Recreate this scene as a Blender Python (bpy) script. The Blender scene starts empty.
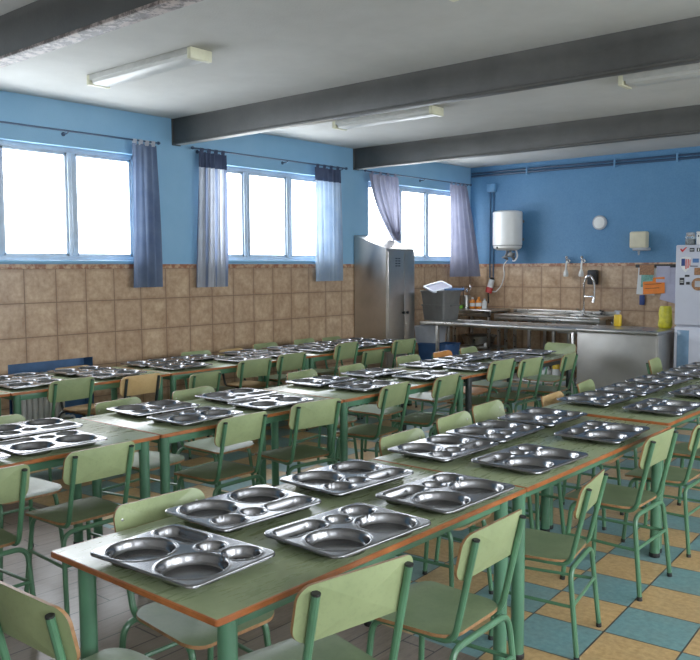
import bpy, bmesh, math, random
from mathutils import Vector, Matrix
random.seed(7)
SC = bpy.context.scene
COL = SC.collection
R = math.radians

# ------------------------------------------------------------------ materials
class N:
    """tiny node-graph helper"""
    def __init__(s, name):
        s.m = bpy.data.materials.new(name); s.m.use_nodes = True
        s.t = s.m.node_tree; s.n = s.t.nodes; s.l = s.t.links
        s.b = s.n['Principled BSDF']; s.out = s.n['Material Output']
    def new(s, typ, **kw):
        x = s.n.new(typ)
        for k, v in kw.items(): setattr(x, k, v)
        return x
    def link(s, a, b): s.l.new(a, b)
    def math(s, op, a, b=None):
        x = s.new('ShaderNodeMath', operation=op)
        for i, v in enumerate((a, b)):
            if v is None: continue
            if isinstance(v, (int, float)): x.inputs[i].default_value = v
            else: s.link(v, x.inputs[i])
        return x.outputs[0]
    def mix(s, fac, a, b, typ='MIX'):
        x = s.new('ShaderNodeMix', data_type='RGBA', blend_type=typ)
        for sock, v in ((x.inputs[0], fac), (x.inputs[6], a), (x.inputs[7], b)):
            if isinstance(v, (int, float)): sock.default_value = v
            elif isinstance(v, tuple): sock.default_value = (*v, 1)
            else: s.link(v, sock)
        return x.outputs[2]
    def pos(s, obj=False):
        if obj: return s.new('ShaderNodeTexCoord').outputs['Object']
        return s.new('ShaderNodeNewGeometry').outputs['Position']
    def noise(s, scale, detail=3, rough=.5, vec=None, stretch=None):
        x = s.new('ShaderNodeTexNoise'); x.inputs['Scale'].default_value = scale
        x.inputs['Detail'].default_value = detail; x.inputs['Roughness'].default_value = rough
        v = vec if vec is not None else s.pos()
        if stretch:
            mp = s.new('ShaderNodeMapping'); mp.inputs['Scale'].default_value = stretch
            s.link(v, mp.inputs[0]); v = mp.outputs[0]
        s.link(v, x.inputs['Vector']); return x.outputs[0]
    def ramp(s, v, lo, hi, c0=(0, 0, 0), c1=(1, 1, 1)):
        x = s.new('ShaderNodeValToRGB'); e = x.color_ramp.elements
        e[0].position, e[1].position = lo, hi; e[0].color = (*c0, 1); e[1].color = (*c1, 1)
        s.link(v, x.inputs[0]); return x.outputs[0]
    def bump(s, h, strength=.2, dist=.01):
        x = s.new('ShaderNodeBump'); x.inputs['Strength'].default_value = strength
        x.inputs['Distance'].default_value = dist
        s.link(h, x.inputs['Height']); s.link(x.outputs[0], s.b.inputs['Normal'])
    def set(s, **kw):
        for k, v in kw.items():
            i = s.b.inputs[k]
            if isinstance(v, tuple): i.default_value = (*v, 1)
            elif isinstance(v, (int, float)): i.default_value = v
            else: s.link(v, i)
        return s

def simple(name, col, rough=.5, metal=0., var=.12, scale=9., bump=0., obj=True, coat=0.):
    g = N(name)
    n = g.noise(scale, 4, .6, g.pos(obj))
    d = tuple(max(0, c * (1 - var)) for c in col); l = tuple(min(1, c * (1 + var)) for c in col)
    g.set(**{'Base Color': g.ramp(n, .3, .7, d, l), 'Roughness': rough, 'Metallic': metal})
    if coat: g.set(**{'Coat Weight': coat, 'Coat Roughness': .15})
    if bump: g.bump(g.noise(scale * 8, 2, .5, g.pos(obj)), bump, .003)
    return g.m

M = {}
def build_materials():
    # painted blue plaster
    g = N('blue_plaster')
    n = g.noise(1.3, 4, .6); n2 = g.noise(55, 2, .5)
    c = g.mix(g.ramp(n, .35, .7), (.055, .178, .335), (.082, .23, .40))
    c = g.mix(.25, c, g.ramp(n2, .3, .7, (.06, .17, .38), (.13, .29, .53)))
    g.set(**{'Base Color': c, 'Roughness': .55}); g.bump(n2, .35, .006); M['blue'] = g.m
    g = N('glare_washed_blue_plaster')
    n = g.noise(1.1, 4, .6); n2 = g.noise(60, 2, .5)
    c = g.mix(g.ramp(n, .35, .7), (.19, .385, .58), (.24, .445, .64))  # window glare on this wall put into a lighter, washed-out blue
    g.set(**{'Base Color': c, 'Roughness': .5}); g.bump(n2, .3, .006); M['washedblue'] = g.m
    # ceiling
    g = N('grey_ceiling')
    n = g.noise(.9, 5, .65); n2 = g.noise(70, 2, .6)
    c = g.mix(g.ramp(n, .3, .75), (.46, .455, .43), (.60, .595, .57))
    g.set(**{'Base Color': c, 'Roughness': .85}); g.bump(n2, .3, .006); M['ceil'] = g.m
    # wall tiles (two orientations)
    def walltile(name, axis):
        g = N(name); p = g.pos(); sp = g.new('ShaderNodeSeparateXYZ'); g.link(p, sp.inputs[0])
        u = sp.outputs[axis]; v = sp.outputs[2]
        S = .31
        uu = g.math('DIVIDE', u, S); vv = g.math('DIVIDE', g.math('SUBTRACT', v, 1.625), S)
        fu = g.math('FRACT', uu); fv = g.math('FRACT', vv)
        def edge(f):
            a = g.math('ABSOLUTE', g.math('SUBTRACT', f, .5)); return g.math('GREATER_THAN', a, .487)
        mort = g.math('MAXIMUM', edge(fu), edge(fv))
        cell = g.new('ShaderNodeCombineXYZ')
        g.link(g.math('FLOOR', uu), cell.inputs[0]); g.link(g.math('FLOOR', vv), cell.inputs[1])
        wn = g.new('ShaderNodeTexWhiteNoise'); g.link(cell.outputs[0], wn.inputs[0])
        n = g.noise(5, 5, .65); n2 = g.noise(22, 4, .6)
        c = g.mix(g.ramp(n, .32, .68), (.31, .18, .095), (.64, .46, .29))
        c = g.mix(g.math('MULTIPLY', wn.outputs[0], .45), c, (.36, .22, .135))
        c = g.mix(.35, c, g.ramp(n2, .35, .65, (.28, .165, .09), (.60, .45, .31)))
        # dusky edges of each tile
        au = g.math('ABSOLUTE', g.math('SUBTRACT', fu, .5)); av = g.math('ABSOLUTE', g.math('SUBTRACT', fv, .5))
        ed = g.ramp(g.math('MAXIMUM', au, av), .38, .5)
        c = g.mix(g.math('MULTIPLY', ed, .5), c, (.24, .125, .07))
        c = g.mix(mort, c, (.20, .13, .085))
        top = g.math('GREATER_THAN', v, 1.625)
        bord = g.mix(g.ramp(g.noise(16, 3, .6), .42, .6), (.26, .10, .05), (.52, .34, .21))
        c = g.mix(top, c, bord)
        g.set(**{'Base Color': c, 'Roughness': g.mix(mort, (.3, .3, .3), (.8, .8, .8))})
        g.bump(g.math('SUBTRACT', 1., mort), .4, .004)
        return g.m
    M['tile_y'] = walltile('beige_wall_tiles_along_windows', 1)
    M['tile_x'] = walltile('beige_wall_tiles_along_kitchen', 0)
    # checkered floor
    g = N('checkered_floor_tiles'); p = g.pos()
    mp = g.new('ShaderNodeMapping', vector_type='TEXTURE')
    mp.inputs['Location'].default_value = (5.566, 3.422, 0); mp.inputs['Rotation'].default_value = (0, 0, R(3.6))
    mp.inputs['Scale'].default_value = (.333, .333, 1)
    g.link(p, mp.inputs[0]); sp = g.new('ShaderNodeSeparateXYZ'); g.link(mp.outputs[0], sp.inputs[0])
    u, v = sp.outputs[0], sp.outputs[1]
    par = g.math('ABSOLUTE', g.math('MODULO', g.math('ADD', g.math('FLOOR', u), g.math('FLOOR', v)), 2.))
    def edge(f, w):
        a = g.math('ABSOLUTE', g.math('SUBTRACT', g.math('FRACT', f), .5)); return g.math('GREATER_THAN', a, .5 - w)
    mort = g.math('MAXIMUM', edge(u, .011), edge(v, .011))
    n = g.noise(3, 5, .7); n2 = g.noise(38, 3, .6)
    blue = g.mix(g.ramp(n2, .3, .7), (.105, .225, .24), (.175, .33, .34))
    och = g.mix(g.ramp(n2, .3, .7), (.40, .245, .095), (.60, .40, .185))
    c = g.mix(par, blue, och)
    c = g.mix(g.math('MULTIPLY', g.ramp(n, .4, .75), .35), c, (.20, .17, .12))
    c = g.mix(mort, c, (.055, .05, .045))
    g.set(**{'Base Color': c, 'Roughness': g.ramp(n, .2, .8, (.28, .28, .28), (.42, .42, .42))})
    g.bump(g.math('SUBTRACT', 1., mort), .25, .003); M['checker'] = g.m
    # wood-look planks along y
    g = N('grey_brown_floor_planks'); p = g.pos(); sp = g.new('ShaderNodeSeparateXYZ'); g.link(p, sp.inputs[0])
    W, L = .17, .85
    xx = g.math('DIVIDE', sp.outputs[0], W); row = g.math('FLOOR', xx)
    yy = g.math('ADD', g.math('DIVIDE', sp.outputs[1], L), g.math('MULTIPLY', row, .37))
    cell = g.new('ShaderNodeCombineXYZ'); g.link(row, cell.inputs[0]); g.link(g.math('FLOOR', yy), cell.inputs[1])
    wn = g.new('ShaderNodeTexWhiteNoise'); g.link(cell.outputs[0], wn.inputs[0])
    mort = g.math('MAXIMUM', edge(xx, .02), edge(yy, .005))
    n = g.noise(7, 5, .7, stretch=(4, .7, 1)); n2 = g.noise(30, 4, .7, stretch=(3, .5, 1))
    c = g.mix(g.ramp(n, .3, .7), (.11, .078, .058), (.25, .19, .15))
    c = g.mix(.4, c, g.ramp(n2, .3, .7, (.09, .06, .045), (.30, .24, .19)))
    c = g.mix(g.math('MULTIPLY', wn.outputs[0], .4), c, (.22, .185, .165))
    c = g.mix(mort, c, (.03, .022, .02))
    g.set(**{'Base Color': c, 'Roughness': .3}); M['planks'] = g.m
    # beams
    g = N('dark_grey_beam_paint'); n = g.noise(1.6, 5, .65); n2 = g.noise(45, 2, .6)
    g.set(**{'Base Color': g.mix(g.ramp(n, .3, .75), (.045, .045, .042), (.092, .09, .085)), 'Roughness': .5}); g.bump(n2, .3, .004)
    M['beam'] = g.m
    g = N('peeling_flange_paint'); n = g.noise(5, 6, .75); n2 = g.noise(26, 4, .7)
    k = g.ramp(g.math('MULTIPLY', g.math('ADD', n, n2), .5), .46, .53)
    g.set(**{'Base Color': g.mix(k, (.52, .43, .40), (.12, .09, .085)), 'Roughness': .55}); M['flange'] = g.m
    M['flangesheen'] = simple('painted_flange_sheen', (.66, .62, .56), .5, var=.2, scale=6)  # window light reflected on beam undersides, put in as a lighter colour
    # table top
    g = N('worn_green_laminate'); p = g.pos()
    n = g.noise(3.2, 5, .7); n2 = g.noise(28, 4, .65); n3 = g.noise(6, 4, .7, stretch=(6, 1, 1))
    c = g.mix(g.ramp(n, .3, .72), (.18, .225, .118), (.27, .315, .175))
    c = g.mix(g.math('MULTIPLY', g.ramp(n2, .5, .75), .3), c, (.27, .31, .19))
    g.set(**{'Base Color': c, 'Roughness': g.ramp(n3, .25, .8, (.20, .20, .20), (.42, .42, .42))})
    g.set(**{'Specular IOR Level': .55}); M['laminate'] = g.m
    g = N('orange_varnished_edge'); n = g.noise(9, 4, .6, g.pos(True)); n2 = g.noise(60, 3, .6, g.pos(True))
    c = g.mix(g.ramp(n, .35, .7), (.24, .068, .016), (.42, .135, .036)); c = g.mix(g.math('MULTIPLY', g.ramp(n2, .55, .7), .4), c, (.14, .05, .02))
    g.set(**{'Base Color': c, 'Roughness': .35}); M['edge'] = g.m
    # chair woods with small per-object variation
    def ply(name, a, b):
        g = N(name); n = g.noise(3.5, 4, .6, g.pos(True)); n2 = g.noise(60, 3, .6, g.pos(True))
        oi = g.new('ShaderNodeObjectInfo')
        c = g.mix(g.ramp(n, .3, .7), a, b)
        c = g.mix(g.math('MULTIPLY', g.ramp(n2, .52, .72), .25), c, tuple(x * .62 for x in a))
        hs = g.new('ShaderNodeHueSaturation'); g.link(c, hs.inputs['Color'])
        g.link(g.math('ADD', .88, g.math('MULTIPLY', oi.outputs['Random'], .26)), hs.inputs['Value'])
        g.set(**{'Base Color': hs.outputs[0], 'Roughness': .42}); return g.m
    M['ply'] = ply('green_stained_plywood', (.205, .255, .118), (.275, .33, .160))
    M['seatply'] = ply('dull_green_seat_plywood', (.135, .19, .10), (.21, .27, .145))
    M['tan'] = ply('tan_plywood', (.42, .27, .11), (.52, .36, .17))
    M['orangeply'] = ply('orange_plywood', (.50, .20, .05), (.58, .27, .08))
    M['plyedge'] = simple('bare_plywood_edge', (.28, .145, .06), .45, var=.35, scale=30)
    M['tube'] = simple('green_enamel_tube', (.070, .18, .095), .3, var=.18, scale=6)
    M['legtube'] = simple('green_enamel_table_leg', (.068, .175, .10), .28, var=.2, scale=5)
    M['darktube'] = simple('dark_enamel_tube', (.022, .03, .03), .3, var=.2)
    M['black'] = simple('black_rubber', (.012, .012, .013), .5)
    M['screw'] = simple('steel_screw', (.5, .5, .48), .3, 1.)
    # stamped tray steel
    g = N('stamped_tray_steel'); n = g.noise(8, 4, .6, g.pos(True)); n2 = g.noise(120, 2, .5, g.pos(True), stretch=(1, 6, 1))
    g.set(**{'Base Color': g.ramp(n, .3, .7, (.21, .21, .22), (.30, .30, .31)), 'Metallic': 1., 'Roughness': g.ramp(n, .3, .7, (.20, .20, .20), (.27, .27, .27))})
    M['tray'] = g.m
    def steel(name, a, b, r0, r1, st):
        g = N(name); n = g.noise(2.2, 5, .6); n2 = g.noise(9, 3, .5, stretch=st)
        g.set(**{'Base Color': g.ramp(n, .3, .7, a, b), 'Metallic': 1., 'Roughness': g.ramp(n2, .3, .7, (r0,) * 3, (r1,) * 3)}); return g.m
    M['steel'] = steel('brushed_kitchen_steel', (.36, .35, .33), (.52, .51, .49), .26, .34, (1, 1, 3))
    M['cabsteel'] = steel('smooth_panel_steel', (.36, .35, .33), (.46, .45, .43), .42, .5, (1, 1, 1))
    M['locksteel'] = steel('dull_locker_steel', (.42, .40, .37), (.58, .55, .51), .28, .42, (8, 8, 1))
    M['chrome'] = simple('polished_chrome', (.72, .72, .74), .12, 1., var=.05)
    M['alu'] = simple('aluminium_window_frame', (.50, .58, .68), .4, .3, var=.1)
    M['offwhite'] = simple('offwhite_wall_paint', (.74, .72, .67), .7, var=.05, scale=2)
    M['white'] = simple('white_enamel', (.72, .72, .70), .3, var=.04)
    M['cream'] = simple('cream_plastic', (.62, .58, .42), .4, var=.08)
    M['fridge'] = simple('lavender_white_fridge_enamel', (.52, .54, .63), .35, var=.05, scale=3)
    M['fridgeblue'] = simple('blue_grey_fridge_panel', (.14, .24, .36), .2, var=.35, scale=3)
    M['radiator'] = simple('white_radiator_enamel', (.60, .60, .56), .4, var=.08)
    M['nicheblue'] = simple('deep_blue_niche_paint', (.05, .13, .28), .5, var=.15)
    M['pipe'] = simple('dark_blue_painted_pipe', (.03, .065, .13), .4)
    M['conduit'] = simple('blue_painted_conduit', (.045, .11, .21), .4)
    M['boxblue'] = simple('blue_junction_box', (.12, .29, .50), .45)
    M['grey'] = simple('grey_tub_plastic', (.13, .13, .125), .4, var=.15)
    M['palegrey'] = simple('pale_grey_plastic', (.40, .42, .46), .4)
    M['lid'] = simple('clear_white_lid_plastic', (.66, .71, .80), .25)
    M['bluebin'] = simple('blue_plastic', (.06, .16, .38), .4)
    M['crate'] = simple('dark_blue_crate_plastic', (.035, .09, .22), .45)
    M['orange'] = simple('orange_plastic', (.80, .25, .02), .35)
    M['orangepaper'] = simple('orange_folder_card', (.85, .22, .02), .6)
    M['yellow'] = simple('yellow_plastic', (.72, .48, .02), .35)
    M['yellowbag'] = simple('yellow_plastic_bag', (.60, .55, .03), .35, var=.25, scale=20)
    M['greensponge'] = simple('green_sponge', (.22, .55, .06), .8)
    M['red'] = simple('red_plastic', (.55, .03, .03), .35)
    M['bluebottle'] = simple('blue_bottle_plastic', (.04, .13, .42), .3)
    M['paper'] = simple('white_paper', (.68, .70, .70), .7, var=.06)
    M['violetpaper'] = simple('pale_violet_paper', (.42, .42, .55), .7, var=.08)
    M['greenpaper'] = simple('printed_green_patch', (.16, .38, .33), .7, var=.35, scale=40)
    M['ink'] = simple('dark_print', (.02, .02, .025), .6)
    M['brown'] = simple('brown_photo_print', (.30, .14, .06), .5, var=.5, scale=60)
    M['navy'] = simple('navy_print', (.02, .05, .20), .5)
    M['diffuser'] = simple('lamp_diffuser_acrylic', (.50, .50, .47), .4, var=.12, scale=5)
    M['lampbody'] = simple('lamp_body_enamel', (.45, .45, .42), .4)
    M['lampcap'] = simple('cream_lamp_end_cap', (.66, .64, .46), .4)
    # curtains
    def cloth(name, a, b, transl, stripe=None):
        g = N(name); n = g.noise(5, 4, .6, g.pos(True))
        c = g.ramp(n, .3, .7, a, b)
        if stripe:
            sp = g.new('ShaderNodeSeparateXYZ'); g.link(g.new('ShaderNodeUVMap').outputs[0], sp.inputs[0])
            f = g.math('FRACT', g.math('MULTIPLY', sp.outputs[0], 9.))
            c = g.mix(g.math('GREATER_THAN', f, .72), c, stripe)
        g.set(**{'Base Color': c, 'Roughness': .9})
        tr = g.new('ShaderNodeBsdfTranslucent'); g.link(c, tr.inputs[0])
        mx = g.new('ShaderNodeMixShader'); mx.inputs[0].default_value = transl
        g.link(g.b.outputs[0], mx.inputs[1]); g.link(tr.outputs[0], mx.inputs[2]); g.link(mx.outputs[0], g.out.inputs[0])
        return g.m
    M['curt_blue'] = cloth('slate_blue_curtain_cloth', (.115, .155, .25), (.17, .22, .32), .3)
    M['curt_white'] = cloth('pale_striped_curtain_cloth', (.46, .48, .54), (.58, .61, .67), .3, (.22, .27, .40))
    M['curt_pale'] = cloth('pale_blue_curtain_cloth', (.30, .39, .52), (.40, .49, .60), .3)
    M['curt_band'] = cloth('navy_curtain_band', (.035, .05, .10), (.06, .08, .14), .1)
    M['curt_grey'] = cloth('violet_grey_curtain_cloth', (.22, .225, .31), (.30, .305, .39), .3)
    # glass pane: thin clear glass over bright sky
    g = N('thin_window_glass'); tr = g.new('ShaderNodeBsdfTransparent'); gl = g.new('ShaderNodeBsdfGlossy')
    gl.inputs['Roughness'].default_value = .05
    tr.inputs[0].default_value = (.97, .98, 1, 1)
    mx = g.new('ShaderNodeMixShader'); mx.inputs[0].default_value = .05
    g.link(tr.outputs[0], mx.inputs[1]); g.link(gl.outputs[0], mx.inputs[2]); g.link(mx.outputs[0], g.out.inputs[0]); M['glass'] = g.m
    g = N('clear_jar_glass'); g.set(**{'Base Color': (.75, .82, .84), 'Roughness': .08, 'Transmission Weight': .85, 'IOR': 1.3}); M['jar'] = g.m
build_materials()

# ------------------------------------------------------------------ mesh helpers
def finish(name, bm, mats, parent=None, smooth=True, angle=35, loc=None):
    me = bpy.data.meshes.new(name)
    bmesh.ops.recalc_face_normals(bm, faces=bm.faces[:]) if bm.faces else None
    bm.to_mesh(me); bm.free()
    for m in (mats if isinstance(mats, (list, tuple)) else [mats]): me.materials.append(m)
    if smooth:
        for p in me.polygons: p.use_smooth = True
        me.set_sharp_from_angle(angle=R(angle))
    o = bpy.data.objects.new(name, me); COL.objects.link(o)
    if parent: o.parent = parent
    if loc: o.location = loc
    return o
def tag(o, label=None, cat=None, group=None, kind=None):
    if label: o['label'] = label
    if cat: o['category'] = cat
    if group: o['group'] = group
    if kind: o['kind'] = kind
    return o
def empty(name, loc, label, cat, rz=0, group=None, scale=1):
    o = bpy.data.objects.new(name, None); COL.objects.link(o); o.location = loc
    o.rotation_euler = (0, 0, rz); o.scale = (scale,) * 3; o.empty_display_size = .1
    return tag(o, label, cat, group)
def B(): return bmesh.new()
def box(bm, a, b, bev=0., mi=0, seg=2, rot=None, piv=None):
    """axis box between corners a and b, optional bevel"""
    r = bmesh.ops.create_cube(bm, size=1.)
    vs = r['verts']
    c = [(a[i] + b[i]) / 2 for i in range(3)]; s = [abs(b[i] - a[i]) for i in range(3)]
    for v in vs: v.co = Vector((v.co.x * s[0] + c[0], v.co.y * s[1] + c[1], v.co.z * s[2] + c[2]))
    fs = set(f for v in vs for f in v.link_faces)
    if bev > 0:
        es = list(set(e for v in vs for e in v.link_edges))
        rr = bmesh.ops.bevel(bm, geom=es, offset=bev, segments=seg, affect='EDGES', profile=.5)
        fs = set(rr['faces']) | {f for f in fs if f.is_valid}
        vs = list({v for f in fs for v in f.verts})
    for f in fs:
        if f.is_valid: f.material_index = mi
    if rot is not None:
        p = Vector(piv or c)
        for v in vs: v.co = p + rot @ (v.co - p)
    return vs
def fillet(pts, rads, n=5):
    pts = [Vector(p) for p in pts]; out = [pts[0]]
    for i in range(1, len(pts) - 1):
        r = rads[i - 1] if isinstance(rads, (list, tuple)) else rads
        a, p, b = pts[i - 1], pts[i], pts[i + 1]
        d1 = (a - p); d2 = (b - p); r_ = min(r, d1.length * .48, d2.length * .48)
        p1 = p + d1.normalized() * r_; p2 = p + d2.normalized() * r_
        for k in range(n + 1):
            t = k / n; out.append((1 - t) ** 2 * p1 + 2 * t * (1 - t) * p + t * t * p2)
    out.append(pts[-1]); return out
def tube(bm, pts, r, seg=10, rads=None, n=5, mi=0, cap=True, r_end=None):
    P = fillet(pts, rads, n) if rads else [Vector(p) for p in pts]
    T = []
    for i in range(len(P)):
        a = P[max(i - 1, 0)]; b = P[min(i + 1, len(P) - 1)]; T.append((b - a).normalized())
    up = Vector((0, 0, 1)) if abs(T[0].z) < .9 else Vector((1, 0, 0))
    x = T[0].cross(up).normalized(); rings = []
    for i, p in enumerate(P):
        x = (x - T[i] * x.dot(T[i])).normalized(); y = T[i].cross(x)
        rr = r if r_end is None else r + (r_end - r) * i / (len(P) - 1)
        rings.append([bm.verts.new(p + (x * math.cos(2 * math.pi * k / seg) + y * math.sin(2 * math.pi * k / seg)) * rr) for k in range(seg)])
    for a, b in zip(rings, rings[1:]):
        for k in range(seg):
            bm.faces.new((a[k], a[(k + 1) % seg], b[(k + 1) % seg], b[k])).material_index = mi
    if cap:
        bm.faces.new(rings[0][::-1]).material_index = mi; bm.faces.new(rings[-1]).material_index = mi
def lathe(bm, prof, c=(0, 0, 0), seg=24, mi=0, axis='z'):
    rings = []
    def mk(r, h, a):
        x, y = r * math.cos(a), r * math.sin(a)
        q = {'z': (x, y, h), 'y': (x, h, y), 'x': (h, x, y)}[axis]
        return bm.verts.new((c[0] + q[0], c[1] + q[1], c[2] + q[2]))
    for r, h in prof: rings.append([mk(max(r, 1e-4), h, 2 * math.pi * k / seg) for k in range(seg)])
    for a, b in zip(rings, rings[1:]):
        for k in range(seg): bm.faces.new((a[k], a[(k + 1) % seg], b[(k + 1) % seg], b[k])).material_index = mi
    bm.faces.new(rings[0][::-1]).material_index = mi; bm.faces.new(rings[-1]).material_index = mi
def rrect(w, h, r, n=6):
    """rounded-rectangle outline, centred, CCW"""
    out = []
    for cx, cy, a0 in ((w / 2 - r, h / 2 - r, 0), (-w / 2 + r, h / 2 - r, 90), (-w / 2 + r, -h / 2 + r, 180), (w / 2 - r, -h / 2 + r, 270)):
        for k in range(n + 1):
            a = R(a0 + 90 * k / n); out.append((cx + r * math.cos(a), cy + r * math.sin(a)))
    return out
def plate(bm, outline, fmap, th, rings=(0., .35, .65, .88, 1.), mi=0, mi_edge=1):
    """curved plate: concentric rings of the outline, mapped by fmap(u,v,side) to 3-D; side faces get mi_edge"""
    n = len(outline); lay = []
    for s in (0, 1):
        L = []
        for t in rings:
            if t == 0: L.append([bm.verts.new(fmap(0, 0, s, th))])
            else: L.append([bm.verts.new(fmap(u * t, v * t, s, th)) for u, v in outline])
        lay.append(L)
        for a, b in zip(L, L[1:]):
            for k in range(n):
                q = (a[0], b[k], b[(k + 1) % n]) if len(a) == 1 else (a[k], b[k], b[(k + 1) % n], a[(k + 1) % n])
                bm.faces.new(q if s == 0 else q[::-1]).material_index = mi
    a, b = lay[0][-1], lay[1][-1]
    for k in range(n): bm.faces.new((a[k], b[k], b[(k + 1) % n], a[(k + 1) % n])).material_index = mi_edge
def dup(root):
    r = root.copy(); COL.objects.link(r)
    for ch in root.children:
        c = ch.copy(); COL.objects.link(c); c.parent = r
        for g in ch.children:
            d = g.copy(); COL.objects.link(d); d.parent = c
    return r
def thing_mesh(name, bm, mats, label, cat, group=None, loc=None, **k):
    o = finish(name, bm, mats, None, loc=loc, **k); return tag(o, label, cat, group)

# ------------------------------------------------------------------ room shell
XR, YB, YF, ZC, ZT = 9.5, 11.17, -3.0, 3.17, 1.668
def wall_grid(name, mk, us, vs, holes, mats, zsplit, depth, dvec, reveal_mi):
    """wall face in (u,v) with rectangular holes and reveals; mk(u,v,d) -> 3-D"""
    bm = B()
    U_ = sorted(set(us + [h[i] for h in holes for i in (0, 1)])); V_ = sorted(set(vs + [zsplit] + [h[i] for h in holes for i in (2, 3)]))
    inside = lambda u, v: any(h[0] < u < h[1] and h[2] < v < h[3] for h in holes)
    for a, b in zip(U_, U_[1:]):
        for c, d in zip(V_, V_[1:]):
            if inside((a + b) / 2, (c + d) / 2): continue
            f = bm.faces.new([bm.verts.new(mk(*q, 0)) for q in ((a, c), (b, c), (b, d), (a, d))])
            f.material_index = 0 if (c + d) / 2 < zsplit else 1
    for h in holes:
        a, b, c, d = h[:4]; dp = h[4] if len(h) > 4 else depth
        for q in (((a, c), (b, c)), ((b, c), (b, d)), ((b, d), (a, d)), ((a, d), (a, c))):
            f = bm.faces.new([bm.verts.new(mk(*q[0], 0)), bm.verts.new(mk(*q[1], 0)), bm.verts.new(mk(*q[1], dp)), bm.verts.new(mk(*q[0], dp))])
            f.material_index = h[5] if len(h) > 5 else reveal_mi
        if len(h) > 6:
            f = bm.faces.new([bm.verts.new(mk(*q, dp)) for q in ((a, c), (b, c), (b, d), (a, d))]); f.material_index = h[6]
    bmesh.ops.remove_doubles(bm, verts=bm.verts[:], dist=1e-4)
    return tag(finish(name, bm, mats, smooth=False), kind='structure')

WINS = [(1.55, 4.99, 1.70, 2.76), (5.80, 7.86, 1.71, 2.765), (8.62, 10.86, 1.72, 2.775)]
NICHE = (3.54, 4.39, .13, .777, .16, 2, 2)
wall_grid('wall_left', lambda u, v, d: (-d, u, v), [YF, YB], [0, ZC], WINS + [NICHE],
          [M['tile_y'], M['washedblue'], M['nicheblue']], ZT, .16, None, 1)
wall_grid('wall_back', lambda u, v, d: (u, YB + d, v), [0, XR], [0, ZC], [], [M['tile_x'], M['blue']], ZT, .1, None, 1)
RW = [(-1.9, .6, 1.0, 2.75), (1.6, 4.4, 1.0, 2.75), (5.4, 8.2, 1.0, 2.75)]
wall_grid('wall_right', lambda u, v, d: (XR + d, u, v), [YF, YB], [0, ZC], RW, [M['offwhite'], M['offwhite']], ZT - .7, .16, None, 1)
FWN = []
wall_grid('wall_front', lambda u, v, d: (u, YF - d, v), [0, XR], [0, ZC], FWN, [M['offwhite'], M['offwhite']], ZT - .7, .16, None, 1)
def slab(name, x0, y0, x1, y1, z, m):
    bm = B(); bm.faces.new([bm.verts.new(p) for p in ((x0, y0, z), (x1, y0, z), (x1, y1, z), (x0, y1, z))])
    return tag(finish(name, bm, m, smooth=False), kind='structure')
slab('floor', 0, 2.85, XR, YB, 0, M['checker'])
slab('floor.001', 0, YF, XR, 2.85, 0, M['planks'])
slab('ceiling', -.02, YF - .02, XR + .02, YB + .02, ZC, M['ceil'])

# windows: frame > sashes and panes
def window(idx, h, mull, sill=True, mk=None, inset=.09, outer=True):
    a, b, c, d = h; bm = B()
    mk = mk or (lambda u, w, v: (-w, u, v))
    def bx(u0, u1, v0, v1, w0, w1, bev=.004):
        p, q = mk(u0, w0, v0), mk(u1, w1, v1); box(bm, p, q, bev)
    f = .045
    bx(a, b, c, c + f, inset, inset + .05); bx(a, b, d - f, d, inset, inset + .05)
    bx(a, a + f, c, d, inset, inset + .05); bx(b - f, b, c, d, inset, inset + .05)
    root = tag(finish('window_%d' % idx, bm, M['alu']), kind='structure')
    edges = [a + f] + mull + [b - f]
    for m in mull:
        bm = B(); p, q = mk(m - .04, inset - .008, c + f), mk(m + .04, inset + .042, d - f); box(bm, p, q, .006); 
        p, q = mk(m - .008, inset - .016, c + f), mk(m + .008, inset + .03, d - f); box(bm, p, q, .003)
        finish('window_mullion', bm, M['alu'], root)
    for i, (u0, u1) in enumerate(zip(edges, edges[1:])):
        u0 += .04 if i else 0; u1 -= .04 if i < len(edges) - 2 else 0
        bm = B(); s = .025; 
        for q in ((u0, u1, c + f, c + f + s), (u0, u1, d - f - s, d - f), (u0, u0 + s, c + f, d - f), (u1 - s, u1, c + f, d - f)):
            p, r = mk(q[0], inset + .008, q[2]), mk(q[1], inset + .034, q[3]); box(bm, p, r, .003)
        finish('window_sash', bm, M['alu'], root)
        bm = B(); w = inset + .022
        bm.faces.new([bm.verts.new(mk(*t)) for t in ((u0 + s, w, c + f + s), (u1 - s, w, c + f + s), (u1 - s, w, d - f - s), (u0 + s, w, d - f - s))])
        finish('window_pane', bm, M['glass'], root, smooth=False)
    if sill:
        bm = B(); p, q = mk(a - .02, -.025, c - .025), mk(b + .02, inset, c + .004); box(bm, p, q, .006); finish('window_sill', bm, M['washedblue'], root)
    return root
window(1, WINS[0], [2.42, 3.55, 4.275])
window(2, WINS[1], [6.50, 7.195])
window(3, WINS[2], [9.44, 10.11])
mkr = lambda u, w, v: (XR + w, u, v)
for i, h in enumerate(RW): window(4 + i, h, [(h[0] + h[1]) / 2], True, mkr)
mkf = lambda u, w, v: (u, YF - w, v)
for i, h in enumerate(FWN): window(7 + i, h, [(h[0] + h[1]) / 2], True, mkf)

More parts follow.
